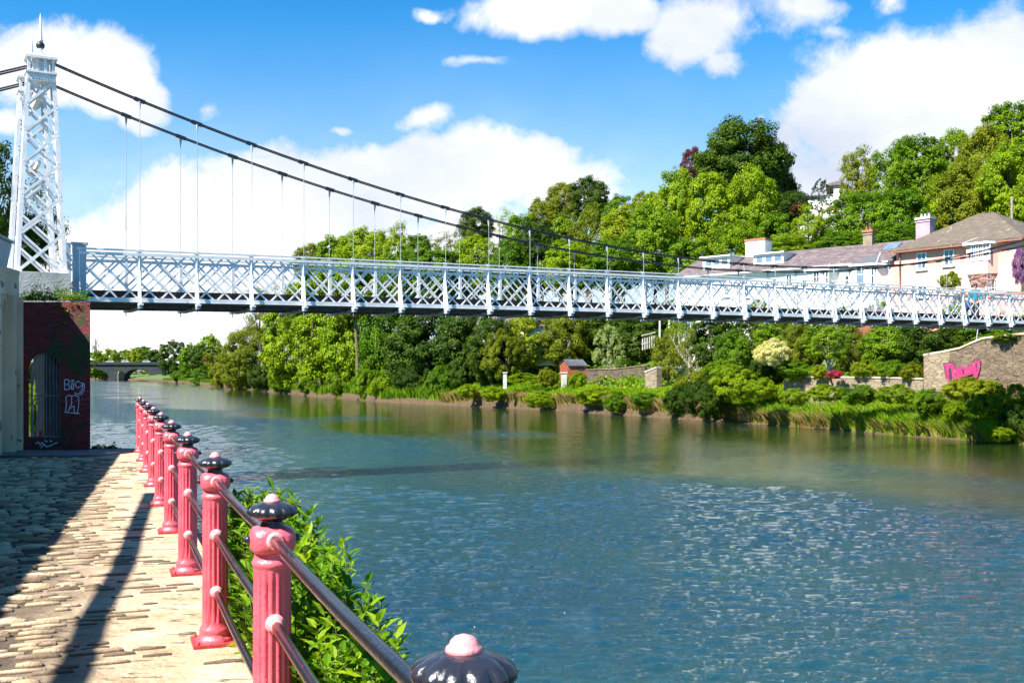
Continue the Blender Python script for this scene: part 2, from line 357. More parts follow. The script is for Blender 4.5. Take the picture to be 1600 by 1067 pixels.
def watermat():
    m, t, p, out = newmat('rippled river water')
    co = t.new('ShaderNodeTexCoord').outputs['Object']
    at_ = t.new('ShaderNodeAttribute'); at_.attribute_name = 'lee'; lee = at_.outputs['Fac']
    r2 = t.noise(t.mapping(co, (1.0,2.0,1), rot=(0,0,-.1)), 5, 5, .62)
    r3 = t.noise(t.mapping(co, (1.0,2.2,1)), 1.1, 4, .6)
    b = t.new('ShaderNodeBump'); b.inputs['Distance'].default_value = .2; t.link(t.math('SUBTRACT', .9, t.math('MULTIPLY', lee, .75)), b.inputs['Strength'])
    t.link(t.math('ADD', t.math('MULTIPLY', r2, .5), t.math('MULTIPLY', r3, .6)), b.inputs['Height']); t.link(b.outputs[0], p.inputs['Normal'])
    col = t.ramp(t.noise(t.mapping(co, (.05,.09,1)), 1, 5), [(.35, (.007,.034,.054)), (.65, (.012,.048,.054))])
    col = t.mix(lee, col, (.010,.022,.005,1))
    t.link(col, p.inputs['Base Color']); p.inputs['Roughness'].default_value = .03; p.inputs['IOR'].default_value = 1.5
    return m
M['water'] = watermat()
def build_water():
    rw_ = np.random.default_rng(17)
    cols = np.concatenate([np.linspace(-1500, 60, 60, endpoint=False), np.linspace(60, 1640, 1050), np.linspace(1660, 3200, 60)])
    rows = np.concatenate([np.geomspace(1.6, 3.4, 40, endpoint=False), np.geomspace(3.4, 140, 1750, endpoint=False), np.geomspace(140, 3500, 240)])
    PX, DD = np.meshgrid(cols, rows); XX = (PX-800)/F*DD
    t = dist_bank(XX[::10, ::5], DD[::10, ::5]).reshape(XX[::10, ::5].shape)          # coarse, then interpolate
    ri = np.arange(0, len(rows), 10); ci = np.arange(0, len(cols), 5)
    tt = np.stack([np.interp(np.arange(len(cols)), ci, r_) for r_ in t]); tf = np.stack([np.interp(np.arange(len(rows)), ri, c_) for c_ in tt.T]).T
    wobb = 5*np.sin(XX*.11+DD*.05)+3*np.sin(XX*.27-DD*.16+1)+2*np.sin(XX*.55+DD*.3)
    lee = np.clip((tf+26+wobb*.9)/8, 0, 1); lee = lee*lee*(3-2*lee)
    lanes = .82+.30*np.sin(XX*.21+DD*.13+.7*np.sin(DD*.09))*np.sin(DD*.17-XX*.06)+.12*np.sin(XX*.9+DD*.5)*np.sin(DD*.8-XX*.3)
    Z = np.zeros_like(XX)
    for i in range(64):
        lam = .10*(6.5)**((i+.5)/64)*rw_.uniform(.9, 1.1); k = 2*np.pi/lam; th = np.pi/2+rw_.normal(0, .36); slope = .038*(1 if lam < .6 else .6/lam)
        a_ = slope/k; fade = np.clip((lam-.0065*DD)/(.0065*DD+.02), 0, 1) if lam < 1.4 else 1.
        Z += a_*fade*np.sin(k*(np.cos(th)*XX+np.sin(th)*DD)+rw_.uniform(0, 6.28))
    far_ = np.clip((260-DD)/120, 0, 1)
    Z = WZ+Z*(1-.80*lee)*lanes*far_
    ny, nx = XX.shape; i = np.arange(ny*nx, dtype=np.int32).reshape(ny, nx)
    Fq = np.stack([i[:-1,:-1], i[:-1,1:], i[1:,1:], i[1:,:-1]], -1).reshape(-1, 4); V = np.stack([XX, DD, Z], -1).reshape(-1, 3)
    me = bpy.data.meshes.new('river_water'); me.vertices.add(len(V)); me.vertices.foreach_set('co', V.astype(np.float32).ravel())
    me.loops.add(Fq.size); me.loops.foreach_set('vertex_index', Fq.ravel()); me.polygons.add(len(Fq)); me.polygons.foreach_set('loop_start', np.arange(len(Fq), dtype=np.int32)*4)
    me.update(calc_edges=True); me.polygons.foreach_set('use_smooth', np.ones(len(Fq), bool))
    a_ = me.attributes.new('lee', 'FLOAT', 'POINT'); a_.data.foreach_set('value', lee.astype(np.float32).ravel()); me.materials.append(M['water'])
    tag(link('river_water', me), 'wide rippled blue green river', kind='structure')
build_water()
mb = MB(); mb.add([(-4000,-60,WZ-.35),(4000,-60,WZ-.35),(4000,4500,WZ-.35),(-4000,4500,WZ-.35)], [(0,1,2,3)])
tag(mb.build('river_bed', M['soil']), 'river bed', kind='structure')

# ---- promenade: slab with river wall, then courses of worn setts on top
def lineX(D): return -.3757*D+.6706                  # line of the railing posts in plan
KX = .3757; LDIR = Vector((-KX, 1, 0)).normalized(); LNRM = Vector((1, KX, 0)).normalized()
def mortar():
    m, t, p, out = newmat('worn mortar and limestone')
    co = t.new('ShaderNodeTexCoord').outputs['Object']
    a = t.ramp(t.noise(co, 2.2, 8, .65), [(.3, (.26,.18,.10)), (.5, (.43,.315,.20)), (.7, (.55,.43,.30))])
    st = t.mapping(co, (2.2,9,2), rot=(0,0,math.radians(-15)))
    cr = t.sstep(t.noise(st, 1.6, 7, .68), .585, .64)
    col = t.mix(t.math('MULTIPLY', cr, .85), a, (.13,.085,.05,1))
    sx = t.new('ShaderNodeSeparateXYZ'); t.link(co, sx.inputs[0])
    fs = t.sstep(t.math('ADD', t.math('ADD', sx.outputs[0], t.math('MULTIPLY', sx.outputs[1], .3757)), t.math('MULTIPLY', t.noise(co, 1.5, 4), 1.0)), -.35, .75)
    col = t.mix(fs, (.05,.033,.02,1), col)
    sp = t.sstep(t.noise(co, 30, 4, .6), .60, .68); col = t.mix(t.math('MULTIPLY', sp, .6), col, (.22,.17,.12,1))
    t.link(col, p.inputs['Base Color']); p.inputs['Roughness'].default_value = .9
    b = t.new('ShaderNodeBump'); b.inputs['Distance'].default_value = .035; b.inputs['Strength'].default_value = .9
    t.link(t.math('SUBTRACT', t.noise(co, 16, 8, .6), t.math('MULTIPLY', cr, .6)), b.inputs['Height']); t.link(b.outputs[0], p.inputs['Normal'])
    return m
M['mortar'] = mortar()
M['sett'] = mat('worn limestone setts', (.46,.35,.235), (.21,.145,.09), .8, 4, .7, 30, spots=((.2,.12,.06), 5, .61))
M['asphalt'] = mat('grey tarmac', (.19,.17,.165), (.12,.11,.11), .9, 3, .5, 60)
mb = MB(); eR = .30
p = [(lineX(-3)+eR, -3), (lineX(24.2)+eR, 24.2), (-16, 24.2), (-16, -3)]
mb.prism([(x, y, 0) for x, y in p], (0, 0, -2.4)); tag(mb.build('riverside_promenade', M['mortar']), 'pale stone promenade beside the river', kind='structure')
# setts: long narrow stones laid in courses across the path
mb = MB(); rr = random.Random(3); y = -1.0; vs = []; fs = []; srn = []
ang = math.atan(KX)
while y < 23.6:
    pitch = rr.uniform(.085, .13)
    s = -6.6+rr.uniform(-.3, 0)
    far = y > 13
    while s < -.12:
        L = rr.uniform(.13, .36)
        t0 = y+pitch/2+.04*math.sin(s*1.1+y*.3)
        edge = max(0, (s+2.1)/1.6)                   # near the railing the stones lie under mortar
        if rr.random() < edge*.75: s += L; continue
        h = rr.uniform(.035, .075)*(1-.8*min(1, edge))
        w = pitch*rr.uniform(.56, .74); l = L-rr.uniform(.02, .045)
        if l > .08:
            tl = rr.uniform(-.12, .12); jy = rr.uniform(-.012, .012); o = len(vs)
            for iu, (a, q) in enumerate([(-.5, 0), (-.45, .8), (0., 1.), (.45, .8), (.5, 0)]):
                for b_, q2 in [(-.5, 0), (-.39, .82), (0, 1), (.39, .82), (.5, 0)]:
                    sq = (1-.22*(abs(a)*2)**3)
                    ss_ = s+L/2+a*l; tt = t0+jy+b_*w*sq+tl*a*l*.4
                    z = -.006+(h+.006)*min(q, 1)*q2+rr.uniform(-.0025, .0025)
                    P = Vector((lineX(tt*LDIR.y) if 0 else 0, 0, 0)) + LNRM*(ss_) + LDIR*(tt) + Vector((.6706, 0, 0))
                    vs.append((P.x, P.y, z))
            srn += [rr.random()]*25
            for i in range(4):
                for j in range(4): k = o+i*5+j; fs.append((k, k+1, k+6, k+5))
        s += L
    y += pitch*(1.25 if far else 1)
mb.v = vs; mb.f = fs; mb.sm = [True]*len(fs)
def settmat():
    m, t, p, out = newmat('worn limestone setts'); co = t.new('ShaderNodeTexCoord').outputs['Object']; a = t.new('ShaderNodeAttribute'); a.attribute_name = 'rnd'
    n = t.noise(co, 9, 7, .65); f = t.math('ADD', t.math('MULTIPLY', a.outputs['Fac'], .6), t.math('MULTIPLY', n, .5))
    col = t.ramp(f, [(.22, (.17,.115,.07)), (.5, (.36,.255,.15)), (.85, (.55,.42,.27))])
    col = t.mix(t.sstep(t.noise(co, 5, 6, .65), .60, .66), col, (.12,.08,.05,1)); col = t.mix(t.sstep(t.noise(co, 1.3, 6, .7), .58, .68), col, (.20,.19,.08,1))
    sz = t.new('ShaderNodeSeparateXYZ'); t.link(co, sz.inputs[0]); col = t.mix(t.sstep(sz.outputs[2], .002, .022), (.07,.045,.028,1), col)
    t.link(col, p.inputs['Base Color']); p.inputs['Roughness'].default_value = .88
    b = t.new('ShaderNodeBump'); b.inputs['Distance'].default_value = .02; t.link(t.noise(co, 35, 7, .65), b.inputs['Height']); t.link(b.outputs[0], p.inputs['Normal']); return m
M['sett'] = settmat()
po = mb.build('stone_paving', M['sett'], fixn=False); a_ = po.data.attributes.new('rnd', 'FLOAT', 'POINT'); a_.data.foreach_set('value', np.array(srn, np.float32))
tag(po, 'worn cream setts laid in rough courses across the promenade', kind='structure')
mb = MB(); mb.prism([(lineX(22.2)-.9, 22.2, .035), (lineX(24.2)+.28, 24.2, .035), (-15.9, 24.2, .035), (-15.9, 22.0, .035)], (0,0,-.034))
tag(mb.build('tarmac_strip', M['asphalt']), 'grey tarmac strip at the end of the promenade', kind='structure')

# ------------------------------------------------------------------ railing of fluted posts
rail_root = empty('riverside_railing', (lineX(12), 12, 0), 'pink fluted cast iron railing with black onion caps along the river edge', 'railing')
RP = lambda o: (setattr(o, 'parent', rail_root), setattr(o, 'location', o.location-rail_root.location))
def post_parts():
    root_mb = MB()
    flute = lambda a, z: 1-.13*max(0, math.cos(16*a))**.7*max(0, min(1, min((z-.135)/.02, (.905-z)/.02)))
    prof = [(.118,.02),(.118,.03),(.112,.045),(.098,.055),(.095,.075),(.100,.085),(.094,.10),(.084,.118),(.080,.135)]
    prof += [(.080-.004*i/14, .14+.765*i/14) for i in range(15)]
    prof += [(.077,.912),(.082,.918),(.084,.930),(.079,.940),(.074,.948),(.072,.965),(.074,.972)]
    root_mb.lathe(prof, 96, mod=flute)
    sqr = lambda a, z: 1/((abs(math.cos(a))**3.4+abs(math.sin(a))**3.4)**(1/3.4))
    hp = [(.066,.970),(.080,.976),(.088,.988),(.0915,1.005),(.092,1.035),(.088,1.055),(.078,1.070),(.060,1.078),(.03,1.082)]
    root_mb.lathe(hp, 48, mod=sqr)
    return root_mb
SP = 2.385/LDIR.y
post = post_parts().build('post', M['pink'])
def sub(name, m, fn):
    q = MB(); fn(q); return q.build(name, M[m], post)
def cap(q):
    g = lambda a, z: 1+.17*abs(math.cos(6*a))**.6*math.sin(max(0, min(1, (z-1.108)/.065))*math.pi)-.08
    q.lathe([(.050,1.075),(.053,1.083),(.050,1.090),(.046,1.098),(.058,1.106),(.080,1.111),(.092,1.120),(.096,1.131),(.095,1.143),(.088,1.155),(.075,1.165),(.057,1.173),(.036,1.178),(.012,1.180)], 72, mod=g)
sub('onion_cap', 'black', cap)
sub('finial', 'pinkpale', lambda q: q.lathe([(.032,1.172),(.036,1.178),(.034,1.186),(.028,1.190),(.026,1.197),(.018,1.205),(.006,1.209),(.001,1.210)], 24))
sub('base_plate', 'redplate', lambda q: q.box((0,0,.011), (.285,.285,.022)))
for a in (-1,1):
    for b in (-1,1): sub('bolt', 'redplate', lambda q: q.lathe([(.014,.02),(.014,.034),(.008,.040)], 10, (a*.115, b*.115, 0)))
for sx_ in (-1, 1): sub('side_knob', 'black', lambda q: q.ball((sx_*.098, 0, 1.025), .017, 12))
for sy in (-1, 1):
    for z in (.69, .335):
        def collar(q):
            q.lathe([(.001,0),(.018,.004),(.034,.016),(.041,.036),(.040,.052),(.030,.068),(.027,.092),(.022,.096)], 16)
            q.v = [(x, sy*(.040+zz), z+y*(-sy)) for x, y, zz in q.v]
        sub('rail_collar', 'pinkpale', collar)
    sub('rail_socket', 'pinkpale', lambda q: q.tube([(0, sy*.078, 1.025), (0, sy*.090, 1.025), (0, sy*.108, 1.025)], [.040,.038,.030], 14))
yaw = math.atan2(-KX, 1)*-1
posts = []
for k in range(10):
    D = 2.385*(k+.85); o = post if k == 0 else copy_tree(post)
    o.location = Vector((lineX(D), D, 0.0)); o.rotation_euler.z = math.atan(KX); RP(o); posts.append(Vector((lineX(D), D, 0)))
for k in range(9):
    for z, r in ((1.025,.024),(.69,.0215),(.335,.0215)):
        q = MB(); a = posts[k]+LDIR*.09; b = posts[k+1]-LDIR*.09; n = 10
        pts = [a.lerp(b, i/n)+Vector((0,0,z-.012*math.sin(math.pi*i/n))) for i in range(n+1)]
        q.tube(pts, r, 14); RP(q.build('rail', M['rail']))
q = MB(); a = posts[0]-LDIR*.09; b = posts[0]-LDIR*1.2

# ------------------------------------------------------------------ suspension footbridge
BD = Vector((.8697, .4935, 0)); BN = Vector((-.4935, .8697, 0)); PL = 1.525; B0 = Vector((gx(218, 28.9), 28.9, 0)); BWD = 1.97
def zb(n): return 3.56+.022*n-.0004*n*n
def bp(n, off=0, z=0): return B0+BD*(n*PL)+BN*off+Vector((0,0,z))
br = empty('suspension_footbridge', bp(-1, 0, 3.3), 'long white lattice suspension footbridge crossing the river on black cables', 'footbridge')
def BR(o, parent=br): o.parent = parent; o.location = o.location-br.location; return o
NMAX = 31
def zc(n): return 5.75+.01586*(n-14.5)**2
# one lattice panel of each side per bay, with posts, hangers and cross beams
for side, off in ((0, 0), (1, BWD)):
    sgn = -1 if side == 0 else 1
    for n in range(-1, NMAX):
        q = MB(); z0 = zb(n)+.13; z1 = zb(n+1)+.13; H = 1.26; st = PL/3; wv = .047
        def LP(s, h, d=0): return bp(n, off+d, 0)+BD*s+Vector((0,0,z0+(z1-z0)*s/PL+h))
        for i in range(-3, 4):
            for dr in (1, -1):
                # bar: h = dr*(s - s0)
                s0 = i*st if dr == 1 else (i+3)*st
                lo_s = s0; hi_s = s0+dr*H
                a_, b_ = (lo_s, 0.), (hi_s, H)
                pts = []
                for (s_, h_) in (a_, b_):
                    pts.append((s_, h_))
                (sa, ha), (sb, hb) = pts
                # clip to 0..PL
                def cl(s, h, s2, h2):
                    if s < 0: h = h+(0-s)*(h2-h)/(s2-s); s = 0
                    if s > PL: h = h+(PL-s)*(h2-h)/(s2-s); s = PL
                    return s, h
                if max(sa, sb) <= .02 or min(sa, sb) >= PL-.02: continue
                A = cl(sa, ha, sb, hb); Bq = cl(sb, hb, sa, ha)
                q.beam(LP(*A, d=.012*dr), LP(*Bq, d=.012*dr), wv, .011, up=BN)
                if n < 12:
                    pass
        # beam's width must lie in the plane of the truss
        BR(q.build('lattice_panel', M['white_paint'], fixn=False))
    for n in range(-1, NMAX+1):
        q = MB(); z = zb(n)
        q.beam(bp(n, off, z), bp(n, off, z+1.44), .075, .09, up=BD)
        q.beam(bp(n, off-sgn*-.03, z-.01), bp(n, off-sgn*-.03, z+1.5), .05, .022, up=BD)
        # raking outrigger stay and its foot
        o2 = off+sgn*.16
        q.beam(bp(n, o2+sgn*.04, z+.03), bp(n, off+sgn*.03, z+.95), .045, .035, up=BD)
        q.beam(bp(n, off-.02*sgn, z+.02), bp(n, off+sgn*.27, z+.02), .11, .05)
        q.beam(bp(n, off, z+1.44), bp(n, off, z+1.50), .12, .12, up=BD)
        BR(q.build('post', M['white_paint'], fixn=False))
    for nm, h, wd, ht in (('top_rail', 1.475, .11, .035), ('upper_chord', 1.36, .05, .075), ('lower_chord', .15, .05, .10), ('toe_flange', .09, .13, .018)):
        q = MB()
        for n in range(-1, NMAX): q.beam(bp(n, off-sgn*-.035*(nm == 'upper_chord' or nm == 'lower_chord'), zb(n)+h), bp(n+1, off-sgn*-.035*(nm == 'upper_chord' or nm == 'lower_chord'), zb(n+1)+h), wd, ht)
        BR(q.build(nm, M['white_paint'], fixn=False))
    q = MB()
    for n in range(-1, NMAX): q.beam(bp(n, off-sgn*.06, zb(n)+.26), bp(n+1, off-sgn*.06, zb(n+1)+.26), .03, .26)
    BR(q.build('kick_board', M['deck'], fixn=False))
    # main cable: two strands in an over-and-under pair with clamps
    q = MB(); ns = [-1.42+i*.5 for i in range(0, 67)]
    for dz, dn in ((.022, 0), (-.022, 0)):
        q.tube([bp(n, off+dn, zc(n)+dz) for n in ns], .020, 6)
    for n in range(0, 30):
        q.beam(bp(n-.09, off, zc(n-.09)), bp(n+.09, off, zc(n+.09)), .065, .10)
    bs = [bp(-1.5-i*1.0, off, zc(-1.5)-.02-.62*i+.012*i*i) for i in range(0, 16)]
    for dz in (.03, -.03): q.tube([b+Vector((0,0,dz)) for b in bs], .025, 6)
    BR(q.build('main_cable', M['cable']))
    for n in range(0, 31):
        q = MB(); q.tube([bp(n, off+sgn*.05, zb(n)+.0), bp(n, off+sgn*.05, zc(n)-.12)], .0085, 6)
        q.tube([bp(n, off+sgn*.05, zc(n)-.24), bp(n, off+sgn*.02, zc(n)-.04)], [.016,.04], 6)
        q.tube([bp(n, off+sgn*.05, zb(n)-.20), bp(n, off+sgn*.05, zb(n)+.0)], .012, 6)
        BR(q.build('hanger', M['hanger']))
q = MB()
for n in range(-1, NMAX):
    a = bp(n, BWD/2, zb(n)+.06); b = bp(n+1, BWD/2, zb(n+1)+.06)
    q.beam(a, b, BWD-.16, .05)
    for o_ in (-.6, 0, .6): q.beam(bp(n, BWD/2+o_, zb(n)-.01), bp(n+1, BWD/2+o_, zb(n+1)-.01), .07, .09)
BR(q.build('deck', M['under'], fixn=False))
for n in range(0, NMAX+1):
    q = MB(); z = zb(n)
    q.beam(bp(n, -.22, z-.05), bp(n, BWD+.22, z-.05), .10, .08)
    q.prism([bp(n, .0, z-.06)-BD*.04, bp(n, .4, z-.12)-BD*.04, bp(n, BWD-.4, z-.12)-BD*.04, bp(n, BWD, z-.06)-BD*.04], BD*.08)
    BR(q.build('cross_beam', M['hanger'], fixn=False))
# pylons
def pylon(n0, off):
    c = bp(n0, off); zb0, zt = 4.30, 9.23; wb, wt = 1.12, .60; tb, tt = .62, .42
    t = bpy.data.objects.new('pylon', None); COL.objects.link(t); t.parent = br; t.location = c+Vector((0,0,zb0))-br.location
    def PT(a, b, f): # a,b in -1..1 ; f height fraction
        w = wb+(wt-wb)*f; d = tb+(tt-tb)*f
        return BD*(a*w/2)+BN*(b*d/2)+Vector((0,0,(zt-zb0)*f))
    for a in (-1, 1):
        for b in (-1, 1):
            q = MB(); q.beam(PT(a, b, 0)-BD*a*.0, PT(a, b, 1), .10, .014, up=BN)
            q.beam(PT(a, b, 0)-BN*b*.04, PT(a, b, 1)-BN*b*.04, .014, .09, up=BN)
            q.build('leg', M['white_paint'], t, fixn=False)
    def face(side, fixed):
        q = MB(); N = 6; fr = [0, .205, .39, .56, .72, .865, 1.0]
        def PP(e, f): return PT(e, fixed, f) if side == 'w' else PT(fixed, e, f)
        up = BN if side == 'w' else BD
        for i in range(N):
            f0, f1 = fr[i]+.01, fr[i+1]-.005
            q.beam(PP(-.96, f0), PP(.96, f1), .062, .012, up=up); q.beam(PP(.96, f0)+up*.012, PP(-.96, f1)+up*.012, .062, .012, up=up)
            m1 = (f0+f1)/2
        q.build('lattice', M['white_paint'], t, fixn=False)
    face('w', -1); face('w', 1); face('d', -1); face('d', 1)
    q = MB(); Rz = Matrix.Rotation(math.atan2(BD.y, BD.x), 3, 'Z')
    def bx(z, w, d, h): q.box((0,0,z-zb0), (w, d, h), R=Rz)
    bx(9.30, .68, .5, .22); bx(9.42, .74, .56, .05); bx(9.80, .76, .58, .06); bx(9.86, .66, .48, .07)
    for a in (-1, -.33, .33, 1):
        for b in (-1, 1): q.box(BD*(a*.29)+BN*(b*.2)+Vector((0,0,9.6-zb0)), (.07,.07,.34), R=Rz)
    q.box(Vector((0,0,9.6-zb0)), (.4,.24,.34), R=Rz)
    for a in (-1, 0, 1):
        for zz in (9.24, 9.36):
            for k in range(9): q.ball(tuple(BD*(-.3+.075*k)-BN*.255+Vector((0,0,zz-zb0))), .016, 6)
    q.build('crown', M['white_paint'], t, fixn=False)
    q = MB(); q.lathe([(.13,9.88-zb0),(.10,9.93-zb0),(.05,9.99-zb0),(.045,10.05-zb0),(.06,10.07-zb0)], 12)
    q.lathe([(.055,10.25-zb0),(.075,10.28-zb0),(.05,10.32-zb0),(.012,10.93-zb0),(.002,11.0-zb0)], 10)
    q.build('spire', M['white_paint'], t); q = MB(); q.ball((0,0,10.16-zb0), .105, 16); q.build('ball', M['cable'], t)
    q = MB()
    for a in (-1, 1):
        for b in (-1, 1): q.box(BD*(a*.55)+BN*(b*.31)+Vector((0,0,.04)), (.16,.16,.08), R=Rz)
    q.build('foot_plates', M['white_paint'], t)
    return t
for n0 in (-1.62, NMAX+.9):
    for off in (-.1, BWD+.1): pylon(n0, off)
for z_, w_, h_ in ((9.0,.12,.3),(7.2,.08,.1)):
    q = MB(); q.beam(bp(-1.62, .1, z_), bp(-1.62, BWD-.1, z_), w_, h_); BR(q.build('portal_beam', M['white_paint']))
# end plate of the railing beside the pylon, and the abutment blocks
q = MB(); q.beam(bp(-1.0, -.02, 3.55), bp(-1.0, -.02, 5.10), .34, .06, up=BN); q.beam(bp(-1.0, -.02, 5.10), bp(-1.0, -.02, 5.16), .42, .14, up=BN); q.beam(bp(-1.2, .1, 3.55), bp(-1.2, .1, 5.14), .2, .16, up=BN)
BR(q.build('end_plate', M['panelgrey']))
q = MB(); Rb = Matrix.Rotation(math.atan2(BD.y, BD.x), 3, 'Z')
q.box(bp(-1.62, BWD/2, 3.78), (1.32, 3.2, 1.0), R=Rb); q.box(bp(-1.62, BWD/2, 4.27), (1.22, 3.1, .05), R=Rb)
BR(q.build('pedestal', M['concrete']))
q = MB(); q.box(bp(-1.27, 1.75, .9), (.78, 2.8, 4.7), R=Rb); M['shadestone'] = mat('stone painted as arch shade', (.006,.010,.014), (.003,.005,.007), .95, 3, .4); M['shadestone'].node_tree.nodes['Principled BSDF'].inputs['Specular IOR Level'].default_value = .05; BR(q.build('abutment', M['shadestone']))  # near-black colour stands in for the shade behind the pier arch
q = MB(); q.ball(tuple(bp(-1.72, .35, 6.95)), .115, 10, (1,1,1)); BR(q.build('brass_ball', M['gold']))
q = MB(); q.box(bp(NMAX+.6, BWD/2, 2.5), (4, 4, 3.6), R=Rb); BR(q.build('far_abutment', M['rubble']))

# ------------------------------------------------------------------ red pier with the barred arch
PD = 23.7; pierL, pierR = gx(28, PD), gx(141, PD); ztop = gz(472, PD)
pr = empty('red_pier', ((pierL+pierR)/2, PD, 0), 'dark red stone pier with a barred arched opening under the bridge end', 'pier')
def PR(o, parent=pr):
    o.parent = parent
    o.location = o.location-pr.location; return o
aL, aR = gx(45, PD), gx(94, PD); az0, azs, azt = gz(684, PD), gz(578, PD), gz(551, PD)
def arch_pts(l, r, zs, zt, n=14):
    c = (l+r)/2; return [(c-(r-l)/2*math.cos(math.pi*i/n), zs+(zt-zs)*math.sin(math.pi*i/n)) for i in range(n+1)]
ap = arch_pts(aL, aR, azs, azt); th = .5
q = MB()
def PF(x, z): return (x, PD, z)
q.prism([PF(pierL, -1.6), PF(aL, -1.6), PF(aL, ztop), PF(pierL, ztop)], (-.22, th, 0))
q.prism([PF(aR, -1.6), PF(pierR, -1.6), PF(pierR, ztop), PF(aR, ztop)], (-.22, th, 0))
q.prism([PF(aL, -1.6), PF(aR, -1.6), PF(aR, az0), PF(aL, az0)], (-.22, th, 0))
for i in range(len(ap)-1):
    (x0, z0), (x1, z1) = ap[i], ap[i+1]; q.prism([PF(x0, z0), PF(x1, z1), PF(x1, ztop), PF(x0, ztop)], (-.22, th, 0))
PR(q.build('wall', M['redstone']))
q = MB()
for i in range(9):
    x = aL+(aR-aL)*(i+.5)/9; z1 = azs+(azt-azs)*math.sqrt(max(0, 1-((x-(aL+aR)/2)/((aR-aL)/2))**2)); q.tube([(x, PD+.1, az0), (x, PD+.1, z1)], .009, 6)
q.tube([(aL, PD+.1, gz(618, PD)), (aR, PD+.1, gz(618, PD))], .014, 6); q.tube([(aL, PD+.1, az0+.02), (aR, PD+.1, az0+.02)], .016, 6)
q.tube([(x, PD+.1, z) for x, z in [(aL+.015, az0)]+[(x*.97+.03*(aL+aR)/2, z-.015) for x, z in ap]+[(aR-.015, az0)]], .014, 6)
PR(q.build('iron_grille', M['bars']))
def stroke(pts, r=.012, D=PD, m='spray_blue', name='graffiti', par=pr):
    """painted line on a wall face: a thin ribbon a few mm proud of it"""
    q = MB()
    for i in range(len(pts)-1):
        a = at(*pts[i], D); b = at(*pts[i+1], D); a.y = b.y = D-.004-.0006*(i % 3)
        d = (b-a); L = d.length
        if L < 1e-5: continue
        d /= L; q.beam(a-d*r*.6, b+d*r*.6, .003, r*2, up=(d.z, 0, -d.x) if True else None)
    o = q.build(name, M[m]); PR(o) if par is pr else None; return o
G = [[(101,593),(101,609)],[(101,593),(107,593),(109,597),(106,600),(102,601)],[(106,601),(110,604),(108,608),(101,609)],
     [(112,599),(112,608),(115,608),(115,599),(112,599)],[(112,594),(115,594),(115,596),(112,596),(112,594)],
     [(126,598),(122,595),(118,598),(118,603),(122,606),(127,603),(130,598),(129,607),(126,613),(120,616),(117,613)],[(126,598),(132,600),(132,607),(129,614),(123,618)],
     [(103,620),(107,617),(112,619),(112,631),(106,643),(102,644),(104,633),(103,620)],[(112,619),(118,617),(123,621),(123,634),(121,645),(116,645),(116,634),(110,637),(106,643)],[(101,644),(124,646)]]
for g in G: stroke(g, .009)
for g in [[(121,609),(128,610),(137,611)],[(126,602),(129,625)],[(118,626),(131,624),(139,622)],[(124,632),(136,630)]]: stroke(g, .006, m='spray_purple')
for g in [[(56,693),(60,690),(63,695),(66,691),(70,696)],[(64,699),(69,694),(74,698),(79,696),(85,693),(90,691)],[(70,688),(74,690)],[(78,688),(81,690)]]: stroke(g, .010)
q = MB(); q.lathe([(.028,0),(.03,.04),(.034,.11),(.03,.13),(.022,.14),(.024,.165),(.01,.17)], 14, (gx(63, PD), PD+.05, az0)); q2 = q.build('votive_candle', M['redpaint']); tag(q2, 'red votive candle standing on the sill of the barred arch', 'candle')

# ------------------------------------------------------------------ arcaded approach ramp at the left edge
apr = empty('approach_ramp', (-10.8, 22.3, 0), 'pale arcaded wall of the bridge approach with a grey metal parapet at the left edge', 'ramp')
AW = [Vector((-10.92, 23.62, 0)), Vector((-10.74, 22.3, 0)), Vector((-11.3, 20.4, 0)), Vector((-6.35, 4.4, 0)), Vector((-3.3, -5.5, 0))]
def APR(o): o.parent = apr; o.location = o.location-apr.location
q = MB(); qp = MB(); qc = MB(); qr = MB()
for i in range(4):
    a, b = AW[i], AW[i+1]; d = (b-a); L = d.length; d.normalize(); nrm = Vector((-d.y, d.x, 0))   # faces the promenade (+x)
    if nrm.x < 0: nrm = -nrm
    q.prism([a-nrm*.35, b-nrm*.35, b-nrm*.12, a-nrm*.12], (0,0,3.9))
    q.beam(a-nrm*.12+Vector((0,0,3.93)), b-nrm*.12+Vector((0,0,3.93)), .36, .1)
    qp.prism([a-nrm*.22+Vector((0,0,3.98)), b-nrm*.22+Vector((0,0,3.98)), b-nrm*.10+Vector((0,0,4.62 if i else 4.66)), a-nrm*.10+Vector((0,0,4.56))], -nrm*.03)
    qc.beam(a-nrm*.09+Vector((0,0,4.60)), b-nrm*.09+Vector((0,0,4.66)), .1, .05)
    k = 0.0; pit = .47
    while k+pit <= L+.01:
        c0 = a+d*k
        # pilaster and arched head between pilasters
        q.prism([c0-nrm*.12, c0+d*.17-nrm*.12, c0+d*.17+nrm*.14, c0+nrm*.14], (0,0,3.4))
        n_ = 6
        for j in range(n_):
            s0 = .17+(pit-.17)*j/n_; s1 = .17+(pit-.17)*(j+1)/n_
            h0 = 3.02+.3*math.sin(math.pi*j/n_); h1 = 3.02+.3*math.sin(math.pi*(j+1)/n_)
            q.prism([c0+d*s0+Vector((0,0,h0)), c0+d*s1+Vector((0,0,h1)), c0+d*s1+Vector((0,0,3.4)), c0+d*s0+Vector((0,0,3.4))], -nrm*.12)
        qr.tube([c0+d*.08+nrm*.06+Vector((0,0,3.16)), c0+d*.08+nrm*.06+Vector((0,0,3.24))], .03, 6)
        k += pit
    q.prism([a+Vector((0,0,3.4))+nrm*.05, b+Vector((0,0,3.4))+nrm*.05, b+Vector((0,0,3.4))-nrm*.12, a+Vector((0,0,3.4))-nrm*.12], (0,0,.49))
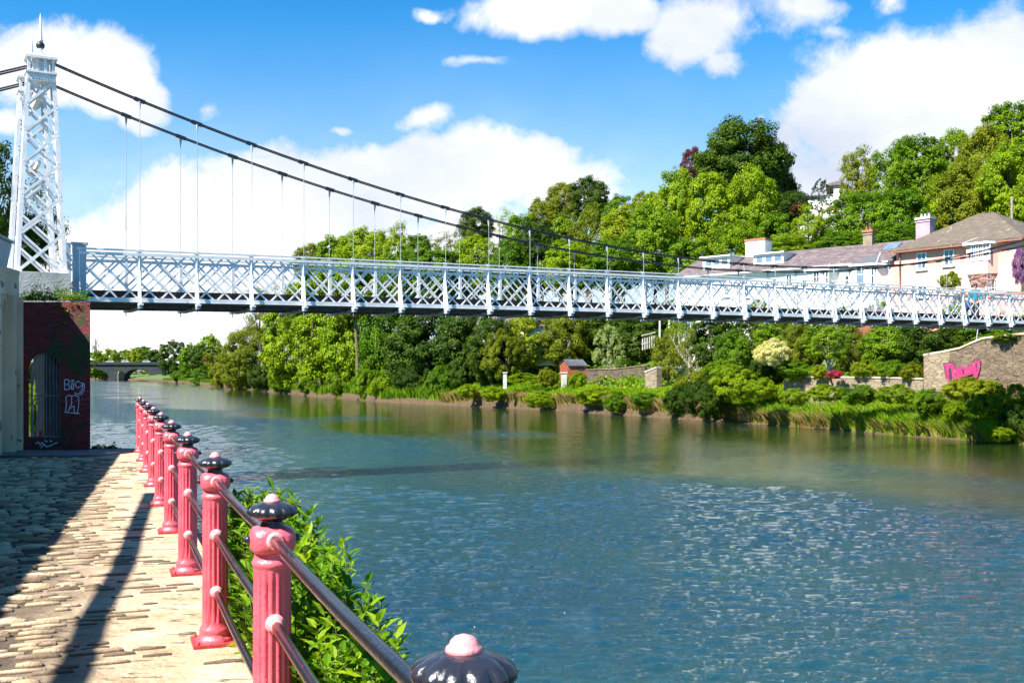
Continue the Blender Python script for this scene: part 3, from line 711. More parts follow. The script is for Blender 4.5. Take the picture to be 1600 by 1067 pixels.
M['arcade'] = mat('stained cream render', (.74,.58,.40), (.50,.38,.26), .85, 1.5, .3, 15, spots=((.16,.13,.11), 2.6, .6), stretch=(1,1,.4))
APR(q.build('arcade_wall', M['arcade'])); APR(qp.build('metal_parapet', M['panelgrey'])); APR(qc.build('handrail', M['hanger'])); APR(qr.build('drain_stubs', M['bars']))

# ------------------------------------------------------------------ distant stone bridge
SBD = 575.0; sb = empty('stone_arch_bridge', (gx(190, SBD), SBD, WZ), 'distant dark grey stone road bridge of low arches across the river', 'bridge')
def SBR(o): o.parent = sb; o.location = o.location-sb.location; return o
q = MB(); zt = gz(568.5, SBD); zpar = gz(566, SBD)
spans = [(60,92),(100,165),(196,233)]
tops = [577,574,576]
x = 20
def SX(px): return gx(px, SBD)
pieces = []
cur = 20
for (l, r), ty in zip([(40,92),(104,170),(194,234)], [576,574.5,576.5]):
    pieces.append((cur, l)); 
    pts = arch_pts(SX(l), SX(r), gz(590, SBD), gz(ty, SBD), 16)
    for i in range(16):
        (x0, z0), (x1, z1) = pts[i], pts[i+1]; q.prism([(x0, SBD, z0), (x1, SBD, z1), (x1, SBD, zt), (x0, SBD, zt)], (0, 9, 0))
    cur = r
pieces.append((cur, 262))
for l, r in pieces: q.prism([(SX(l), SBD, WZ-1), (SX(r), SBD, WZ-1), (SX(r), SBD, zt), (SX(l), SBD, zt)], (0, 9, 0))
SBR(q.build('arches', M['greystone']))
q = MB(); q.box(((SX(20)+SX(262))/2, SBD-.2, zt-.2), (SX(262)-SX(20), .9, .5)); q.box(((SX(20)+SX(262))/2, SBD+.2, zt+.5), (SX(262)-SX(20), .5, 1.1)); SBR(q.build('parapet', M['greystone']))
for pc in (98, 189):
    q = MB(); c = SX(pc); w = 1.8; q.prism([(c-w, SBD, WZ-1), (c, SBD-4, WZ-1), (c+w, SBD, WZ-1)], (0,0,gz(583, SBD)-WZ+1)); q.prism([(c-w*.8, SBD-.5, gz(583, SBD)), (c, SBD-3, gz(583, SBD)), (c+w*.8, SBD-.5, gz(583, SBD))], (0,0,1)); SBR(q.build('cutwater', M['palestone']))
def car(px, label):
    r = empty('parked_car' if 0 else 'car', (gx(px, SBD+4), SBD+4, zt+.3), label, 'car', 'cars crossing the stone bridge')
    q = MB(); q.box((0,0,.75), (4.2,1.7,.65)); q.prism([(-1.5,-.78,1.05),(1.6,-.78,1.05),(1.0,-.7,1.65),(-1.0,-.7,1.65)], (0,1.5,0)); q.build('body', M['carpaint'], r)
    q = MB(); q.prism([(-1.3,-.80,1.12),(1.35,-.80,1.12),(.95,-.74,1.55),(-.92,-.74,1.55)], (0,.02,0)); q.build('window', M['glass'], r)
    for sx_ in (-1.3, 1.3):
        q = MB(); q.tube([(sx_,-.86,.38),(sx_,-.66,.38)], .34, 12); q.build('wheel', M['cable'], r)
for px, l in ((172, 'silver car leftmost on the distant stone bridge'), (196, 'silver car on the stone bridge above its middle pier'), (229, 'silver car on the stone bridge nearest the dark green tree')): car(px, l)
# ------------------------------------------------------------------ foliage generators
def mesh_np(name, V, Fq, rnd=None, m=None, smooth=False):
    me = bpy.data.meshes.new(name); nv = len(V); nf, k = Fq.shape
    me.vertices.add(nv); me.vertices.foreach_set('co', V.astype(np.float32).ravel())
    me.loops.add(nf*k); me.loops.foreach_set('vertex_index', Fq.astype(np.int32).ravel())
    me.polygons.add(nf); me.polygons.foreach_set('loop_start', (np.arange(nf)*k).astype(np.int32))
    me.update(calc_edges=True)
    if rnd is not None:
        a = me.attributes.new('rnd', 'FLOAT', 'POINT'); a.data.foreach_set('value', rnd.astype(np.float32))
    if m: me.materials.append(m)
    return me
def unit(n): return n/np.maximum(np.linalg.norm(n, axis=-1, keepdims=True), 1e-6)
def leaves(P, N, size, rng, aspect=.6, jitter=.6, rv=None):
    """one folded-diamond quad per point"""
    n = len(P); N = unit(N+rng.normal(0, jitter, (n, 3))); A = unit(np.cross(N, unit(rng.normal(0, 1, (n, 3))))); B = np.cross(N, A)
    s = (size*rng.uniform(.6, 1.3, n))[:, None]
    V = np.stack([P-A*s*.5, P+B*s*.5*aspect-A*s*.05+N*s*.07, P+A*s*.5, P-B*s*.5*aspect-A*s*.05+N*s*.07], 1).reshape(-1, 3)
    Fq = np.arange(4*n).reshape(n, 4); r = np.repeat(rng.uniform(0, 1, n) if rv is None else rv, 4)
    return V, Fq, r
def crown_mesh(name, seed, lobes=46, subs=7, per=85, leaf=.052, flat=1.0, spread=.30, top=0., lr=(.24,.36), open_=0., sz=1.):
    r = np.random.default_rng(seed); i = np.arange(lobes)+.5
    ph = np.arccos(1-2*i/lobes); th = np.pi*(1+5**.5)*i+r.uniform(0, .8, lobes)
    d = np.stack([np.cos(th)*np.sin(ph), np.sin(th)*np.sin(ph), np.cos(ph)], 1); d = unit(d+r.normal(0, .16, d.shape))
    rad = r.uniform(1-spread*1.5, .86, lobes)
    C = d*rad[:, None]; C[:, 2] *= flat; tap = 1-top*np.clip(C[:, 2], -1, 1); C[:, 0] *= tap; C[:, 1] *= tap
    R = r.uniform(*lr, lobes)*(1-.25*top)
    P = []; N = []; rv = []
    for c, R_ in zip(C, R):
        for _ in range(subs):
            sd = unit(r.normal(0, 1, 3)+c*.8+np.array([0, 0, .35])); sc = c+sd*R_*r.uniform(.45, .95); sr = R_*r.uniform(.28, .52)
            n_ = int(per*r.uniform(.6, 1.3)*(1-open_*r.random())); q = unit(r.normal(0, 1, (n_, 3))+np.array([0, 0, .25]))
            P.append(sc+q*(sr*r.uniform(.55, 1.12, n_))[:, None]*np.array([1.15, 1.15, .75*sz])); N.append(q*.7+unit(c+1e-6)*.5+np.array([0, 0, .5]))
            rv.append(np.clip(r.uniform(.0, .35)+r.uniform(0, .65, n_), 0, 1))
    P = np.concatenate(P); N = np.concatenate(N); rv = np.concatenate(rv)
    V, Fq, rr_ = leaves(P, N, leaf, r, .62, .45, rv)
    return mesh_np(name, V, Fq, rr_, M['leaf_green'])
CR = {
 'a': crown_mesh('crown_a', 11, 50, 8, 95, .060, 1, .26), 'b': crown_mesh('crown_b', 12, 64, 7, 90, .055, 1, .28), 'c': crown_mesh('crown_c', 13, 44, 8, 100, .062, 1, .34, .15),
 'o': crown_mesh('crown_open', 14, 46, 8, 80, .052, 1, .36, .1, (.2,.34), .6),
 'y': crown_mesh('crown_yew', 15, 70, 5, 90, .032, 1, .14, .28, (.16,.22)),
 't': crown_mesh('crown_thin', 16, 36, 8, 50, .042, 1, .45, .1, (.2,.36), .9),
 'f': crown_mesh('crown_far', 17, 44, 6, 50, .095, 1, .26),
 'u': crown_mesh('bush_a', 18, 80, 7, 95, .046, 1, .26, .1, (.16,.26), 0., 1.9), 'w': crown_mesh('bush_b', 19, 64, 8, 90, .055, 1, .34, 0., (.17,.30), .3, 1.9),
}
def rotz(a): return Matrix.Rotation(a, 3, 'Z')
def trunk_mb(h0, h1, rx, rz, r0, seed, limbs=7, twigs=0):
    """tapered trunk from 0 to crown centre and limbs into the crown"""
    r = random.Random(seed); q = MB(); hc = (h0+h1)/2; k = r.uniform(-.05, .05)*h1
    tp = [Vector((0,0,-.5)), Vector((0,0,.15)), Vector((k*.4, -k*.3, hc*.35)), Vector((k, k*.2, hc*.7)), Vector((k*.6, k*.5, hc+rz*.3))]
    q.tube(tp, [r0*1.35, r0, r0*.8, r0*.6, r0*.2], 8)
    for i in range(limbs):
        a = i*2.4+r.uniform(-.4, .4); s = tp[2].lerp(tp[3], r.uniform(.2, 1.1)); f = r.uniform(.55, .9); e = Vector((math.cos(a)*rx*f, math.sin(a)*rx*f, hc+rz*r.uniform(-.2, .65)))
        m1 = s.lerp(e, .5)+Vector((0,0,-.06*h1*r.random())); q.tube([s, m1, e], [r0*.42, r0*.26, r0*.07], 6)
        for j in range(twigs):
            b0 = s.lerp(e, r.uniform(.35, .95)); e2 = b0+Vector((r.uniform(-1, 1)*rx*.4, r.uniform(-1, 1)*rx*.4, r.uniform(0, .5)*rz)); m2 = b0.lerp(e2, .5)+Vector((0,0,-.03*h1))
            q.tube([b0, m2, e2], [r0*.13, r0*.08, r0*.02], 4, False)
            for _ in range(2):
                b1 = b0.lerp(e2, r.uniform(.4, 1)); e3 = b1+Vector((r.uniform(-1, 1)*rx*.2, r.uniform(-1, 1)*rx*.2, r.uniform(-.05, .25)*rz)); q.tube([b1, e3], [r0*.05, r0*.015], 3, False)
    return q
seedc = [100]
def tree(kind, px, ytop, w, h, D, leaf, shape, label, group=None, bark='bark', twigs=0, cat='tree'):
    if px > 250: D = max(D, float(bankD(px))+3.5)
    """px, ytop: apex as seen; w, h: crown size in photo pixels at depth D; the base goes to the ground there"""
    seedc[0] += 1; sd = seedc[0]; X = gx(px, D); zt = gz(ytop, D); rx = w/2*D/F*1.02; rz = h/2*D/F; g = T1(X, D) if px > 141 or D > 200 else .2
    base = min(g, zt-2*rz*.8)
    r = empty(kind, (X, D, g), label, cat, group)
    cz = zt-rz*1.0-g
    o = link('crown', CR[shape], r); o.location = (0, 0, cz); o.rotation_euler.z = random.Random(sd).uniform(0, 6.28)
    ry = rx*.85; o.scale = (rx, rx, rz); o.material_slots[0].link = 'OBJECT'; o.material_slots[0].material = M[leaf]
    r0 = max(.07, min(.38, rx*.085)); hh = max(1.0, cz)
    trunk_mb(hh*.6, hh*1.4, rx*.8, rz*.8, r0, sd, 7 if D < 300 else 3, twigs).build('trunk', M[bark], r, fixn=False)
    return r
def bush(kind, px, ytop, w, h, D, leaf, shape, label, group=None, cat='bush'):
    seedc[0] += 1; X = gx(px, D); zt = gz(ytop, D); rx = w/2*D/F; rz = h/2*D/F
    o = link(kind, CR[shape]); o.location = (X, D, zt-rz); o.scale = (rx, rx*.9, rz); o.rotation_euler.z = seedc[0]*1.7
    o.material_slots[0].link = 'OBJECT'; o.material_slots[0].material = M[leaf]
    tag(o, label, cat, group); return o
def blades(name, P, h, w, m, label, kind='stuff', lean=.35, seed=1, cat=None):
    r = np.random.default_rng(seed); n = len(P); a = r.uniform(0, 6.28, n); H = h*r.uniform(.5, 1.25, n); Wd = w*r.uniform(.6, 1.3, n)
    dx = np.stack([np.cos(a), np.sin(a), np.zeros(n)], 1); b = r.uniform(0, 6.28, n); ln = np.stack([np.cos(b), np.sin(b), np.zeros(n)], 1)*(H*lean*r.uniform(.2, 1.4, n))[:, None]
    up = np.array([0, 0, 1.]); Wc = Wd[:, None]; Hc = H[:, None]
    V = np.stack([P-dx*Wc/2, P+dx*Wc/2, P+dx*Wc*.38+ln*.3+up*Hc*.6, P+ln+up*Hc, P-dx*Wc*.38+ln*.3+up*Hc*.6], 1).reshape(-1, 3)
    me = mesh_np(name, V, np.arange(5*n).reshape(n, 5), np.repeat(r.uniform(0, 1, n)*.7+.3*r.uniform(0, 1), 5), m)
    o = link(name, me); tag(o, label, cat, kind=kind); return o
def bankpts(n, p0, p1, t0, t1, seed, clump=0.):
    r = np.random.default_rng(seed); px = r.uniform(p0, p1, n); D = bankD(px)+r.uniform(t0, t1, n)*(1+.0*px)
    X = (px-800)/F*D
    if clump: X += r.normal(0, clump, n); D += r.normal(0, clump, n)
    t = dist_bank(X, D); k = t > .02; X, D = X[k], D[k]
    return np.stack([X, D, terr(X, D)-.03], 1)

# ------------------------------------------------------------------ wooded hill: skyline trees, then rows coming forward
g_sky = 'skyline trees on the wooded hill'
TR = [
 # kind, px, ytop, w, h, D, leaf, shape, label
 ('oak_tree',487,383,62,60,150,'leaf_olive','b','low olive tree at the left foot of the wooded hill, just above the deck rail'),
 ('oak_tree',528,368,70,80,146,'leaf_bright','a','rounded bright tree second from the left on the wooded skyline'),
 ('oak_tree',572,361,84,90,142,'leaf_bright','b','wide yellow green tree left of the tall crown above the bridge rail'),
 ('sycamore_tree',618,347,66,100,138,'leaf_bright','o','tall loose crown rising above the left skyline over the bridge'),
 ('oak_tree',653,366,50,70,136,'leaf_green','a','mid green tree right of the tall loose crown on the left skyline'),
 ('hawthorn_tree',690,362,70,60,165,'leaf_olive','t','thin olive tree on the scrubby slope left of the dark round tree'),
 ('hawthorn_tree',722,345,60,60,170,'leaf_olive','t','brownish thin tree high on the scrubby ridge'),
 ('holm_oak',745,327,54,56,175,'leaf_dark','b','small dark round tree where the skyline steps up'),
 ('ash_tree',790,320,40,60,172,'leaf_pale','t','pale feathery tree next to the small dark round skyline tree'),
 ('oak_tree',815,335,60,90,160,'leaf_green','a','mid green tree on the ridge between the feathery tree and the olive crown'),
 ('oak_tree',845,313,46,70,172,'leaf_olive','b','olive tree at the left shoulder of the middle skyline group'),
 ('oak_tree',877,288,56,70,170,'leaf_olive','b','high olive crown just left of the dark round one'),
 ('holm_oak',921,280,66,72,168,'leaf_dark','b','dark domed tree topping the middle of the skyline'),
 ('oak_tree',968,305,56,80,165,'leaf_green','a','green tree in the dip right of the dark domed tree'),
 ('oak_tree',1007,302,44,50,160,'leaf_yellow','b','golden green rounded tree in the skyline dip'),
 ('sycamore_tree',1040,290,80,120,140,'leaf_bright','c','bright sycamore at the left flank of the great dark oak'),
 ('copper_beech',1082,233,36,60,150,'leaf_copper','b','copper red tree beside the great dark oak'),
 ('great_oak',1158,190,132,150,142,'leaf_dark','b','great dark oak standing highest above the middle of the hill'),
 ('great_oak',1200,208,84,170,146,'leaf_dark','c','dark oak crowding the right side of the great oak'),
 ('oak_tree',1128,214,70,110,147,'leaf_dark','a','dark oak at the left shoulder of the great oak above the copper tree'),
 ('thorn_tree',1228,262,40,110,150,'leaf_dark','o','sparse dark tree tapering down to the right of the great oak'),
 ('yew_tree',1284,279,36,58,128,'leaf_yew','y','clipped dark yew column beside the white house on the hill'),
 ('ash_tree',1343,228,68,110,132,'leaf_olive','o','open olive ash in front of the white hill house'),
 ('sycamore_tree',1395,222,76,120,128,'leaf_green','o','green tree between the olive ash and the big round sycamore'),
 ('sycamore_tree',1432,211,92,130,130,'leaf_green','a','big round deep green sycamore on the right half of the hill'),
 ('oak_tree',1492,207,72,120,134,'leaf_bright','b','bright rounded tree filling the gap right of the big sycamore'),
 ('oak_tree',1540,202,86,150,128,'leaf_olive','b','olive green tree with fine foliage under the top right crown'),
 ('beech_tree',1582,160,92,110,138,'leaf_green','a','tall tree at the top right edge of the picture'),
 ('beech_tree',1645,170,110,160,134,'leaf_dark','a','dark tree just past the right edge on the hilltop'),
 # middle rows
 ('oak_tree',500,408,80,90,128,'leaf_bright','c','bright tree seen through the left bridge lattice'),
 ('oak_tree',560,400,90,100,126,'leaf_bright','a','dense bright tree behind the rail below the wide yellow green tree'),
 ('oak_tree',625,398,80,110,124,'leaf_green','b','green tree behind the rail below the tall loose crown'),
 ('elm_tree',690,385,84,100,135,'leaf_green','c','green tree low on the scrubby slope above the rail'),
 ('elm_tree',742,372,80,100,138,'leaf_bright','b','bright tree below the small dark round skyline tree'),
 ('elm_tree',795,372,70,110,130,'leaf_green','a','green tree touching the main cable left of the middle slope'),
 ('sycamore_tree',835,345,80,120,135,'leaf_dark','a','dark green tree below the olive skyline crowns'),
 ('sycamore_tree',880,335,80,110,140,'leaf_bright','c','bright tree on the slope under the dark domed tree'),
 ('ash_tree',925,318,90,130,136,'leaf_olive','o','big olive ash in the middle of the slope'),
 ('maple_tree',978,328,80,110,132,'leaf_yellow','b','golden maple right of the olive ash on the slope'),
 ('sycamore_tree',1058,262,76,150,128,'leaf_bright','a','tall bright sycamore in front of the copper red tree'),
 ('sycamore_tree',1110,262,84,150,124,'leaf_bright','c','tall bright sycamore directly below the great dark oak'),
 ('sycamore_tree',1174,264,80,150,122,'leaf_bright','b','bright sycamore with a pointed top under the right of the great oak'),
 ('sycamore_tree',1020,325,90,130,122,'leaf_green','b','green sycamore at the foot of the bright sycamores'),
 ('sycamore_tree',958,372,90,90,118,'leaf_green','a','green tree low on the slope behind the middle hangers'),
 ('sycamore_tree',890,378,90,90,120,'leaf_bright','b','bright low tree above the rail under the olive ash'),
 ('elm_tree',1215,335,70,90,118,'leaf_green','a','green tree above the long slate roof at its chimney'),
 ('willow_tree',1262,322,66,80,116,'leaf_bright','o','feathery bright tree below the clipped yew'),
 ('elm_tree',1240,300,50,50,132,'leaf_dark','b','low dark tree between the great oak and the yew'),
 ('holly_tree',1304,338,60,70,116,'leaf_green','b','green tree behind the slate roof right of the feathery one'),
 ('sycamore_tree',1352,300,80,110,114,'leaf_green','a','leafy tree in front of the open olive ash'),
 ('sycamore_tree',1408,288,90,120,112,'leaf_green','c','dark hollowed tree above the pink chimney'),
 ('sycamore_tree',1455,275,80,130,114,'leaf_bright','o','bright tree reaching over the pink house chimney'),
 ('oak_tree',1505,262,90,130,112,'leaf_olive','b','olive tree directly behind the pink house roof peak'),
 ('lime_tree',1575,226,90,140,108,'leaf_bright','a','vivid bright tree at the right edge above the roof'),
 ('lime_tree',1615,262,80,140,104,'leaf_bright','c','vivid bright tree cut by the right edge of the picture'),
 ('laurel_tree',1385,348,90,60,100,'leaf_green','b','low tree just behind the roofs left of the pink chimney'),
 ('laurel_tree',1310,362,80,50,102,'leaf_green','a','low tree just behind the slate roof ridge'),
 ('laurel_tree',1230,368,70,50,104,'leaf_bright','b','low bright tree behind the left slate roof'),
 ('laurel_tree',1150,350,90,110,112,'leaf_bright','b','bright tree behind the white dormers'),
 ('laurel_tree',1085,372,90,90,110,'leaf_green','a','green tree left of the terrace behind the cable'),
 # row below / seen through the deck
 ('elm_tree',470,440,70,90,140,'leaf_bright','a','bright tree showing through the lattice at the left edge of the wood'),
 ('bare_elm',412,438,90,110,200,'leaf_olive','t','nearly bare spreading tree below the left part of the deck'),
 ('hazel_tree',392,512,90,96,200,'leaf_olive','b','domed olive brown tree at the waterside left of the bright sycamores'),
 ('sycamore_tree',458,472,96,135,172,'leaf_bright','a','bright sycamore leading the riverside row on the left'),
 ('sycamore_tree',510,462,104,150,152,'leaf_bright','c','bright tree with drooping boughs over the water, second in the riverside row'),
 ('sycamore_tree',560,458,110,158,142,'leaf_bright','a','large bright riverside tree right of the drooping one'),
 ('sycamore_tree',612,458,100,160,133,'leaf_green','b','deep green riverside tree with dark hollows below the deck'),
 ('alder_tree',668,478,120,146,122,'leaf_dark','b','dark dense riverside tree in the middle of the left bank'),
 ('alder_tree',735,478,120,140,116,'leaf_dark','a','broad dark olive riverside tree next to the stone terrace'),
 ('laburnum_tree',830,486,90,90,110,'leaf_yellow','b','yellow green garden tree behind the hedge terrace'),
 ('bay_tree',790,515,80,80,106,'leaf_olive','u','olive garden tree left of the little shed'),
 ('bay_tree',885,490,80,90,108,'leaf_olive','b','brown green garden tree behind the little shed'),
 ('variegated_holly',951,506,52,78,100,'leaf_pale','y','pale cream green upright tree right of the little shed'),
 ('holly_tree',1000,492,80,80,104,'leaf_dark','a','dark green tree behind the white garden balustrade'),
 ('apple_tree',1078,497,92,100,84,'leaf_olive','t','twiggy olive tree with bare grey branches by the stone steps'),
 ('apple_tree',1045,515,60,90,86,'leaf_olive','o','small olive tree with bare twigs left of the bigger twiggy one'),
 ('holly_tree',1185,490,110,90,80,'leaf_dark','b','dark green tree just above the cream blossoming bush'),
 ('elder_tree',1148,520,60,90,72,'leaf_green','b','mid green tree left of the cream bush'),
 ('birch_tree',1291,500,76,70,66,'leaf_green','o','slim garden tree with a bare pale trunk above the garden wall'),
 ('laurel_tree',1245,505,50,80,70,'leaf_olive','b','olive tree between the cream bush and the slim pale trunked tree'),
 ('cherry_tree',1335,505,60,90,68,'leaf_olive','o','loose olive tree right of the slim pale trunked tree'),
 ('laurel_tree',1390,502,90,96,66,'leaf_green','a','full green garden tree left of the rubble wall'),
 ('laurel_tree',1452,500,90,80,64,'leaf_dark','b','dark green tree behind the low end of the rubble wall'),
 ('laurel_tree',1515,492,90,60,66,'leaf_green','a','green tree behind the top of the rubble wall under the deck'),
 ('laurel_tree',1580,488,90,60,66,'leaf_green','b','green tree behind the rubble wall at the right edge'),
]
TR += [('ash_tree',1322,296,44,50,124,'leaf_green','o','small green tree hiding the lower part of the white hill house'),
 ('holly_tree',1068,484,56,80,88,'leaf_green','b','green holly covering the left end of the white terrace'),
 ('bay_tree',768,494,70,100,108,'leaf_dark','b','dark garden tree in front of the old cottage wall'),
 ('bay_tree',748,484,60,110,114,'leaf_dark','a','dark tree left of the old cottage roof'),
 ('laurel_tree',1120,492,80,90,79,'leaf_dark','a','dark laurel tree in front of the white terrace wall, left of the cream bush'),
 ('laurel_tree',1215,494,70,70,76,'leaf_green','b','green laurel tree between the deck and the cream bush'),
 ('laurel_tree',1268,494,60,80,74,'leaf_dark','a','dark laurel behind the slim pale trunked tree'),
 ('laurel_tree',1322,494,70,80,73,'leaf_green','a','green laurel between the pale trunked tree and the brick outbuilding'),
 ('laurel_tree',1420,496,80,80,71,'leaf_dark','b','dark laurel under the deck below the pink house'),
 ('laurel_tree',1085,486,60,70,92,'leaf_green','a','green laurel under the deck behind the twiggy tree'),
 ('holly_tree',1040,480,80,90,102,'leaf_dark','b','dark holly in the gap behind the white posts'),
 ('holly_tree',940,482,100,90,110,'leaf_dark','a','dark tree behind the pale cream green one')]
for k_, px, yt, w, h, D, lf, sh, lb in TR:
    tw = 6 if sh == 't' else (2 if sh == 'o' else 0)
    tree(k_, px, yt, w, h, D, lf, sh, lb, g_sky if D >= 128 and yt < 365 else None, 'palebark' if k_ in ('birch_tree', 'apple_tree') else 'bark', tw)
# far trees round the stone bridge
FT = [(150,548,40,40,640,'leaf_bright','small bright tree behind the left end of the stone bridge'),(170,544,34,36,700,'leaf_yellow','pale yellow tree above the left arch of the stone bridge'),
 (195,546,34,34,720,'leaf_green','blue green tree above the middle pier of the stone bridge'),(213,543,30,34,690,'leaf_yellow','yellow tree above the right arch of the stone bridge'),
 (235,548,36,34,640,'leaf_dark','low dark tree above the right end of the stone bridge'),(222,541,60,30,900,'leaf_green','far green tree on the horizon behind the yellow one'),
 (272,531,48,62,520,'leaf_dark','large dark green tree at the right end of the stone bridge'),(300,536,40,58,490,'leaf_green','mid green tree right of the large dark far one'),
 (328,522,40,60,520,'leaf_bright','tallest bright far tree on the left waterside'),(320,538,50,50,450,'leaf_dark','dark far tree below the tallest bright one'),
 (345,540,50,50,400,'leaf_olive','olive far tree before the domed riverside tree'),(328,549,22,26,430,'leaf_copper','small copper far tree by the lamp poles'),
 (155,572,40,20,650,'leaf_yellow','sunlit shrub seen through the left arch of the stone bridge'),(215,573,44,20,650,'leaf_bright','sunlit shrub seen through the right arch of the stone bridge')]
for px, yt, w, h, D, lf, lb in FT: tree('far_tree', px, yt, w, h, D, lf, 'f', lb, 'distant trees by the stone bridge')
# waterside bushes, left to right
BU = [
 (285,575,40,24,400,'leaf_green','u','far green shrub at the water right of the stone bridge'),
 (318,572,40,32,330,'leaf_green','u','green shrub on the far left waterside below the lamp poles'),
 (345,568,40,40,270,'leaf_olive','w','brownish shrub at the far left waterside'),(372,565,50,46,225,'leaf_olive','u','olive waterside shrub below the domed olive tree'),
 (405,572,46,42,195,'leaf_dark','w','dark shrub overhanging the water below the domed tree'),(440,565,50,50,178,'leaf_green','u','dark green shrub at the foot of the leading sycamore'),
 (480,590,36,26,158,'leaf_green','w','small green shrub on the low bank ledge'),(490,560,60,50,160,'leaf_bright','u','bright drooping shrub over the bank ledge'),
 (535,575,60,50,140,'leaf_bright','w','bright shrub hanging over the dark bank hollow'),(575,570,60,58,130,'leaf_green','u','green shrub with trailing stems at the waterside'),
 (610,580,70,48,124,'leaf_bright','w','yellow flecked shrub low on the waterside'),(650,560,80,66,119,'leaf_dark','u','dark shrub at the foot of the dark dense tree'),
 (690,570,60,62,112,'leaf_green','w','dark shrub reaching the water before the grassy ledge'),(720,560,60,54,112,'leaf_dark','u','dark shrub behind the first grass clump'),
 (764,560,50,46,109,'leaf_dark','w','dark shrub left of the hedge'),
 (818,582,62,20,100,'leaf_bright','y','clipped bright garden hedge left of the shed'),(856,574,40,32,98,'leaf_olive','u','rounded dark olive bush left of the shed'),
 (903,580,34,30,96,'leaf_bright','w','spiky bright bush below the shed'),(940,578,44,26,99,'leaf_olive','u','flowering shrub against the dark garden wall'),
 (975,573,40,30,99,'leaf_copper','w','reddish shrub on the garden wall'),(985,560,50,40,103,'leaf_dark','u','dark shrub above the garden wall'),
 (1090,575,80,60,76,'leaf_olive','w','olive scrub below the twiggy tree'),(1105,585,90,72,69.5,'leaf_dark','u','dark ivy mound falling to the water below the twiggy tree'),
 (1065,600,70,52,75,'leaf_dark','w','dark green mound at the water left of the ivy'),(1150,570,90,60,68,'leaf_bright','u','green thicket above the bank left of the garden wall'),
 (1207,529,64,44,66,'leaf_cream','u','cream white blossoming bush below the bridge'),(1240,562,70,34,66,'leaf_green','w','dark leaved shrub right of the cream bush'),
 (1200,560,80,44,68,'leaf_dark','u','dark shrub in the shade under the cream bush'),(1305,578,30,14,63,'leaf_red','w','small red flowering bush beside the pale trunk'),
 (1280,570,34,24,64,'leaf_yellow','w','small yellow green bush left of the pale trunk'),(1352,562,50,32,63,'leaf_yellow','u','yellow flowering bush above the garden wall'),
 (1395,562,60,36,62,'leaf_green','w','green bush at the end of the garden wall'),(1425,566,40,30,60,'leaf_olive','u','olive bush touching the rubble wall end'),
 (1190,590,60,34,64,'leaf_bright','u','bramble mound on the bank below the dark shrub'),(1240,606,50,30,60,'leaf_bright','w','leafy bramble on the bank left of the middle'),
 (1290,600,66,28,58.5,'leaf_bright','u','leafy bramble below the middle of the garden wall'),(1345,600,70,34,57,'leaf_green','w','dark ivy mound below the garden wall'),
 (1400,600,66,32,55.5,'leaf_bright','u','broad leaved mound left of the rubble wall foot'),(1450,606,66,46,53,'leaf_green','w','dark broad leaved mound below the pink graffiti'),
 (1500,592,60,34,52.5,'leaf_yellow','u','yellow green weeds at the foot of the rubble wall'),(1540,592,70,36,51.5,'leaf_yellow','w','yellow flowering weeds right of the graffiti'),
 (1585,600,70,44,50.5,'leaf_yellow','u','yellow green mound at the right edge of the bank'),
 (1492,628,44,28,51,'leaf_bright','w','green mound halfway down the bank on the right'),(1535,615,60,36,49.8,'leaf_green','u','dark nettle mound on the right bank'),
 (1590,632,70,56,48.2,'leaf_dark','w','dark shrub at the water in the right corner'),(1560,660,50,32,48,'leaf_bright','u','green tuft at the water near the right edge'),
 (1130,560,70,50,72,'leaf_green','w','scrub between the twiggy tree and the cream bush'),
 (730,600,36,22,103,'leaf_bright','u','first bright tussock on the grassy ledge'),(770,604,44,24,99.5,'leaf_bright','w','second bright tussock on the grassy ledge'),
 (845,612,60,26,93,'leaf_bright','u','bright green tussock below the hedge'),(935,604,80,30,86.5,'leaf_bright','w','broad bright tussock below the dark garden wall'),
 (965,612,50,34,82.5,'leaf_green','u','dark green tussock overhanging the brown bank'),(1010,612,60,26,79,'leaf_green','w','green tussock left of the ivy mound'),
 (1575,519,60,16,54,'leaf_green','u','green ivy lying over the top of the rubble wall'),(1512,588,60,26,54,'leaf_olive','w','olive weeds growing against the rubble wall under the graffiti'),
 (1484,424,40,30,70,'leaf_yellow','u','yellow green shrub in front of the pink house'),(1533,425,50,30,68.5,'leaf_pink','t','pale pink blossom in front of the pink house'),
 (1594,386,28,60,66.5,'leaf_purple','u','purple wisteria hanging on the corner of the pink house'),
 (1375,470,40,30,70,'leaf_bright','w','garden shrub behind the lattice left of the pink house'),(1500,470,60,34,66,'leaf_bright','u','garden shrub behind the lattice below the pink house'),
 (1320,478,40,26,72,'leaf_green','w','low shrub behind the lattice in front of the white terrace'),(1186,468,40,26,82,'leaf_bright','u','low shrub behind the lattice before the left terrace'),
 (1248,318,30,16,128,'leaf_copper','w','reddish bush on the slope left of the yew'),(1300,322,22,14,124,'leaf_yellow','u','golden bush at the foot of the yew'),
]
for px, yt, w, h, D, lf, sh, lb in BU:
    bush({'leaf_cream':'blossom_bush','leaf_pink':'blossom_shrub','leaf_purple':'wisteria'}.get(lf, 'bush'), px, yt, w, h, D, lf, sh, lb)
